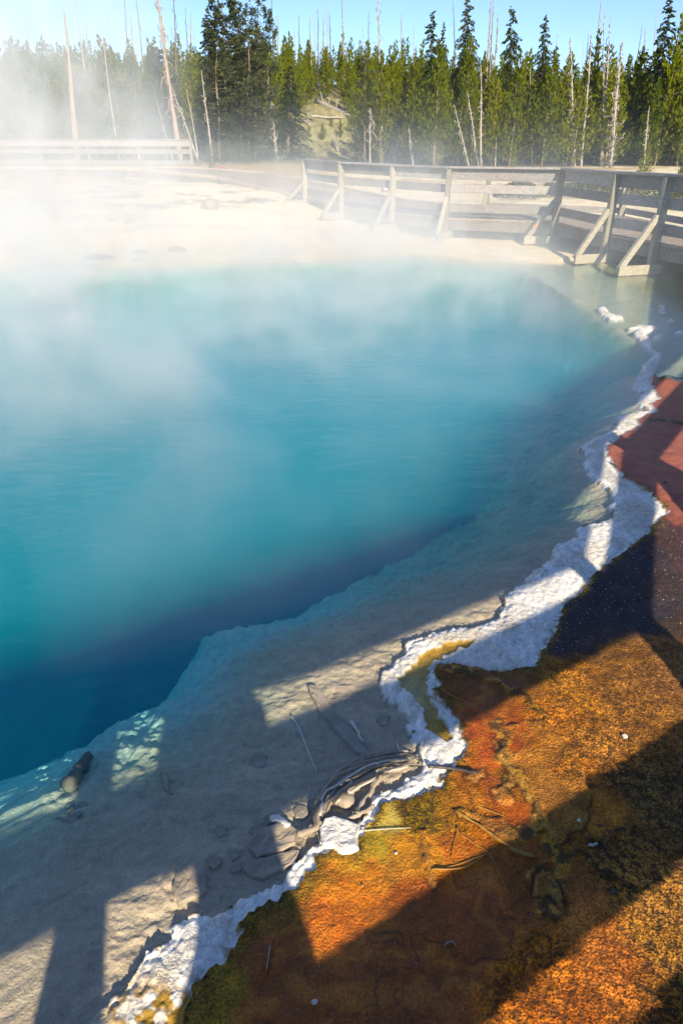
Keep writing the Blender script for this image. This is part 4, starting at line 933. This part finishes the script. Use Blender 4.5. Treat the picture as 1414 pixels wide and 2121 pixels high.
for k, (px, lab) in enumerate(TW): stick('twig', px, (.0024 if k else .003), M_GOLD if k < 7 else M_SEDW, lab, 'twig', 'twigs scattered on the mats', up=.004, n=5, r1=.0018, seed=60 + k)
stick('twig', [(726,1722),(790,1718),(850,1715)], .002, M_PALE, 'straight pale straw just right of the white block', 'twig', up=.006, n=5, seed=70)
stick('twig', [(1262,958),(1270,962),(1279,968)], .006, M_DSTK, 'short black twig at the inner edge of the crust on the red mat', 'twig', up=.008, n=5, seed=71)
stick('twig', [(1220,1752),(1228,1750),(1236,1748)], .006, M_PALE, 'stubby pale chip on the dark gold ground', 'wood chip', up=.006, seed=72)
stick('dark_branch', [(1366,786),(1385,781),(1405,784),(1432,782)], .020, M_DMAT, 'dark crumbly branch at the right edge where the red mat meets shallow water', 'branch', up=.012, seed=73, knob=.45)
stick('dark_branch', [(1345,869),(1365,870),(1380,873)], .012, M_DMAT, 'dark crumbly line crossing the red mat beside the crust', 'branch', up=.006, seed=74, knob=.5)
stick('dark_branch', [(1390,872),(1405,876),(1425,880)], .014, M_DMAT, 'dark crumbly line at the right border of the red mat', 'branch', up=.006, seed=75, knob=.5)
PB = [(652,2077,.010,M_PALE,'pale grey pebble alone on the dark brown mat'), (1376,1000,.012,M_DMAT,'dark pebble on the sunlit red mat'), (1292,1527,.013,M_WHITE,'white crumb on the gold mat at the right'), (750,1835,.006,M_GOLD,'small golden pebble on the sunlit orange mat'),
 (1240,1713,.009,M_DMAT,'black pebble on the dark gold ground'), (1198,1700,.008,M_WHITE,'white chip on the dark gold ground above the black pebble'), (1370,655,.05,M_PALE,'pale stone in the shallow water below the right bank'), (1368,641,.05,M_PALE,'pale knobbly stone standing in the shallow water at the right'),
 (820,1768,.006,M_WHITE,'white crumb on the olive mat right of the white block'), (1270,1850,.012,M_DSTK,'black pebble where the gold gravel begins')]
for k, (a, b, r_, m_, lab) in enumerate(PB):
    p = onbed(a, b); rock('pebble', (p.x, p.y, max(p.z, -.02) + r_ * .4), (r_, r_ * .8, r_ * .65), m_, lab, 'pebble', seed=90 + k, sub=2)

# ------------------------------------------------------------------ far bank
def farrock(px, py, wpx, hk, mat, label, seed, cat='rock', group=None, d0=11):
    p = hit(px, py, d0, 60); s_ = wpx / 2 / F * (cp * p.y + sp * CAMZ)
    return rock('boulder', (p.x, p.y, p.z + s_ * hk * .3), (s_, s_ * .9, s_ * hk), mat, label, cat, group, seed=seed)
farrock(436, 432, 40, .85, M_GREY, 'grey brown boulder alone on the bright white bank below the walk', 3)
farrock(368, 520, 38, .35, M_GREY, 'low dark mound at the edge of the far bank, right of its neighbour', 4)
farrock(290, 525, 36, .32, M_GREY, 'low dark mound at the edge of the far bank, left of its neighbour', 5)
farrock(205, 535, 56, .22, M_GREY, 'wide faint mound lost in the steam at the far bank', 6)
farrock(278, 541, 18, .3, M_GREY, 'smallest dark lump at the water edge of the far bank', 7)
M_SIGN = simple('sign_maroon', (.16, .02, .03), (.20, .03, .04), .5, 10, .1); M_SRED = simple('sign_red', (.55, .03, .03), (.6, .04, .04), .5, 10, .1)
M_SWHT = simple('sign_white', (.75, .75, .75), (.8, .8, .8), .5, 10, .1); M_SBLK = simple('sign_black', (.02, .02, .02), (.03, .03, .03), .5, 10, .1)
def warning_sign(px, py, wpx, label, D):
    c = atd(px, py, D); w_ = wpx / F * (cp * D + sp * 1.3); h_ = w_ * .85
    g0 = gz(c.x, c.y); t = hub('warning_sign', (c.x, c.y, g0)); tag(t, label, 'sign', 'small warning signs behind the walk')
    m = MB(); m.beam((c.x, c.y, g0 - .1), (c.x, c.y, c.z), .05, .05, (1, 0, 0)); m.build('post', M_DARK, t)
    y = c.y - .04; m = MB(); m.beam((c.x - w_ / 2, y, c.z), (c.x + w_ / 2, y, c.z), .03, h_); m.build('panel', M_SIGN, t)
    m = MB(); m.beam((c.x - w_ / 2, y - .004, c.z + h_ * .42), (c.x + w_ / 2, y - .004, c.z + h_ * .42), .032, h_ * .2); m.build('header', M_SRED, t)
    v = [(c.x + math.cos(a) * w_ * .27, y - .022, c.z - h_ * .06 + math.sin(a) * w_ * .27) for a in np.linspace(0, 2 * math.pi, 21)[:-1]]
    v += [(a, y - .015, b) for a, _, b in v]
    mesh('disc', v, [tuple(range(20))] + [(i, (i + 1) % 20, 20 + (i + 1) % 20, 20 + i) for i in range(20)], M_SWHT, t)
    m = MB(); k = w_ * .1; yy = y - .026
    m.beam((c.x, yy, c.z - k * .6), (c.x, yy, c.z + k * .8), .004, k * .8); m.beam((c.x, yy, c.z - k * .5), (c.x - k, yy, c.z - k * 2.2), .004, k * .5); m.beam((c.x, yy, c.z - k * .5), (c.x + k, yy, c.z - k * 2.2), .004, k * .5); m.beam((c.x - k * .3, yy, c.z + k * 1.4), (c.x + k * .3, yy, c.z + k * 1.4), .004, k * .6)
    m.build('symbol', M_SBLK, t)
warning_sign(798, 388, 17, 'maroon warning sign with a white disc, seen below the rail behind the walk', 26)
warning_sign(463, 352, 13, 'small red and white warning sign at the walk edge below the bushy pines', 33)
p = atd(1107, 469, 15.9); m = MB(); m.beam((-.05, 0, 0), (.05, 0, 0), .02, .05); o = m.build('reflector', simple('orange_plastic', (.8, .16, .02), (.85, .2, .03), .4, 10, .05)); o.location = (p.x, p.y - .02, p.z); tag(o, 'tiny orange marker on the edge beam of the walk', 'marker')
# logs on the clearing
def log(a, b, r, label, mat=M_SNAG, D0=48, cat='log', nb=3):
    A_ = hit(a[0], a[1], D0, 110); B_ = hit(b[0], b[1], D0, 110)
    m = MB(); pts = [A_.lerp(B_, k / 5) - A_ + Vector((0, 0, r * .7 + .04 * math.sin(k * 2))) for k in range(6)]
    m.tube(pts, [r * (1 - .09 * k) for k in range(6)], 8)
    for k in range(nb):
        q = pts[k + 1]; m.tube([q, q + Vector((.1 * k - .1, -.1, r * 1.6 + .2)), q + Vector((.2 * k - .2, -.1, r * 2 + .5))], [r * .3, r * .2, r * .08], 5)
    o = m.build('fallen_log', mat, None, True); o.location = A_; return tag(o, label, cat, 'fallen logs')
for k_, (a_, b_, yt_) in enumerate([(612, 262, 238), (640, 285, 262), (668, 290, 258), (705, 285, 250), (728, 275, 235), (686, 262, 244), (652, 196, 184), (735, 225, 200)]):
    h_ = hit(a_, b_, 44, 100); o_ = copy_tree(YPV[k_ % 5]); tz = (b_ - yt_) / F * (cp * h_.y) / 5.0
    o_.location = (h_.x, h_.y, h_.z - .05); o_.scale = (tz * 1.25, tz * 1.25, tz); o_.rotation_euler = (0, 0, k_)
    tag(o_, 'stunted little pine scattered on the lower grassy clearing', 'pine tree', 'stunted pines in the clearing')
log((655,214), (724,244), .26, 'thick grey fallen log slanting across the grassy clearing')
log((622,183), (680,205), .12, 'thin bleached log higher up the clearing above the thick one')
log((644,243), (712,247), .12, 'pale log lying level near the bottom of the clearing')
log((628,252), (642,262), .16, 'short grey log at the left foot of the clearing')
log((716,163), (742,170), .14, 'pale log end showing at the upper right of the clearing')
log((1285,337), (1330,343), .14, 'bleached brush log behind the railing left of the little bright pine', D0=30)
log((1345,338), (1400,341), .10, 'thin bleached log on the grass at the right edge behind the railing', D0=30)
log((690,300), (700,315), .20, 'weathered stump like log in the steam at the foot of the hill', D0=40)
# little pines and ground shrubs behind the walk
def small_pine(px, ybase, ytop, D, label, wide=1.0):
    o = copy_tree(YPV[(px + ytop) % 5]); b = atd(px, ybase, D); t = atd(px, ytop, D); z0 = gz(b.x, D); s_ = (t.z - z0) / 5.0
    o.location = (b.x, D, z0 - .05); o.scale = (s_ * wide, s_ * wide, s_); o.rotation_euler = (0, 0, px); tag(o, label, 'pine tree', 'little pines close behind the walk')
small_pine(1322, 410, 292, 24, 'little bright green pine rising above the rail at the right', .9)
small_pine(1062, 345, 296, 38, 'little pale green pine faint in the steam above the middle rail', 1.0)
small_pine(438, 350, 322, 36, 'tiny dark pine at the base of the thin dead stems on the left', 1.4)
small_pine(1405, 400, 300, 30, 'little pine cut off by the right edge of the picture', 1.1)
def shrub(px, py, w_, d_, h_, label, D=None, n_=2600, seed=1, mat=M_OP, ls=.07):
    p = hit(px, py, 17, 60) if D is None else atd(px, py, D); g = np.random.default_rng(seed)
    a = g.uniform(0, 2 * np.pi, n_); r_ = np.sqrt(g.random(n_)); X = r_ * np.cos(a) * w_; Y = r_ * np.sin(a) * d_
    top = h_ * np.sqrt(np.clip(1 - r_ ** 2, 0, 1)) * (.45 + .9 * fbm(X * 3 + 20, Y * 3 + 20, 3, seed)); Z = top * g.random(n_) ** .4
    P = np.stack([X, Y, Z], 1); A = g.normal(size=(n_, 3)) + np.array([0, 0, .8]); A /= np.linalg.norm(A, axis=1)[:, None]; S = ls * g.uniform(.6, 1.4, n_)
    o = sprays('ground_shrub', P, A, S, S * .5, mat, rg=g); o.location = (p.x, p.y, gz(p.x, p.y)); return tag(o, label, 'shrub', 'low shrubs behind the walk')
shrub(1075, 408, .8, 1.0, .5, 'low juniper mat seen through the railing, left of the white rear post', seed=2)
shrub(1190, 405, 1.3, 1.2, .6, 'largest low juniper mat seen between two posts of the railing', seed=3, n_=4200)
shrub(1340, 408, 1.0, 1.0, .6, 'low juniper mat under the little bright pine', seed=4)
shrub(1060, 372, .7, .6, .4, 'small dark bush above the middle board of the rail', seed=5)
shrub(1405, 412, .6, .8, .5, 'low bush at the right border below the rail', seed=6)
shrub(620, 268, 1.1, 1.0, .9, 'low bush at the left foot of the grassy clearing', seed=7, D=50)
shrub(470, 335, 1.6, 1.2, 1.3, 'grey green bush in the steam at the foot of the left clump', seed=8, D=41)
shrub(520, 332, 1.6, 1.2, 1.2, 'faint grey green bush in the steam right of the first bush', seed=9, D=42)

# ------------------------------------------------------------------ the photographer, unseen behind the rail, crouched to keep the cast shadow short
def person():
    me = bpy.data.meshes.new('person'); V = []; E = []; Rr = []
    def j(x, y, z, r_, p=None, r2=None):
        V.append((x, y, z)); Rr.append((r_, r2 or r_)); i = len(V) - 1
        if p is not None: E.append((p, i))
        return i
    fx, fy = -.545, .839            # facing the pool
    rx, ry = .839, .545             # to the right
    bx, by = .245, -.78
    def q(s_, f_, z): return (bx + rx * s_ + fx * f_, by + ry * s_ + fy * f_, z)
    pel = j(*q(0, -.10, .96), .135, None, .12)
    wa = j(*q(0, -.07, 1.10), .13, pel); ch = j(*q(0, -.03, 1.24), .15, wa); ne0 = j(*q(0, .02, 1.37), .085, ch)
    ne = j(*q(0, .04, 1.42), .055, ne0); h1 = j(*q(0, .07, 1.49), .080, ne); h2 = j(*q(0, .07, 1.565), .088, h1); h3 = j(*q(0, .06, 1.62), .06, h2)
    no = j(*q(0, .155, 1.525), .014, h1)
    for s_ in (-1, 1):
        hp = j(*q(.09 * s_, -.08, .92), .10, pel); kn = j(*q(.14 * s_, .07, .86), .075, hp); kn2 = j(*q(.14 * s_, .04, .80), .07, kn); an = j(*q(.135 * s_, -.06, .59), .055, kn2); to = j(*q(.15 * s_, .10, .545), .042, an)
        sh = j(*q(.17 * s_, -.01, 1.33), .068, ch); el = j(*q(.21 * s_, .06, 1.12), .045, sh); wr = j(*q(.12 * s_, .10, 1.34), .030, el); pa = j(*q(.10 * s_, .12, 1.42), .034, wr)
        for k in range(4):
            a = j(*q(.075 * s_, .16, 1.48 - .02 * k), .010, pa); j(*q(.045 * s_, .175, 1.48 - .02 * k), .009, a)
        a = j(*q(.07 * s_, .11, 1.47), .011, pa); j(*q(.05 * s_, .12, 1.50), .010, a)
    me.from_pydata(V, E, []); o = bpy.data.objects.new('person', me); C.objects.link(o)
    md = o.modifiers.new('skin', 'SKIN'); md.use_smooth_shade = True
    for i, r_ in enumerate(Rr): me.skin_vertices[0].data[i].radius = r_
    me.skin_vertices[0].data[0].use_root = True
    o.modifiers.new('sub', 'SUBSURF').levels = 1; o.modifiers['sub'].render_levels = 2
    me.materials.append(simple('dark_clothing', (.05, .06, .09), (.08, .09, .13), .9, 20, .3))
    return tag(o, 'person in dark clothing crouching behind the near railing with both hands before the face', 'person')
person()
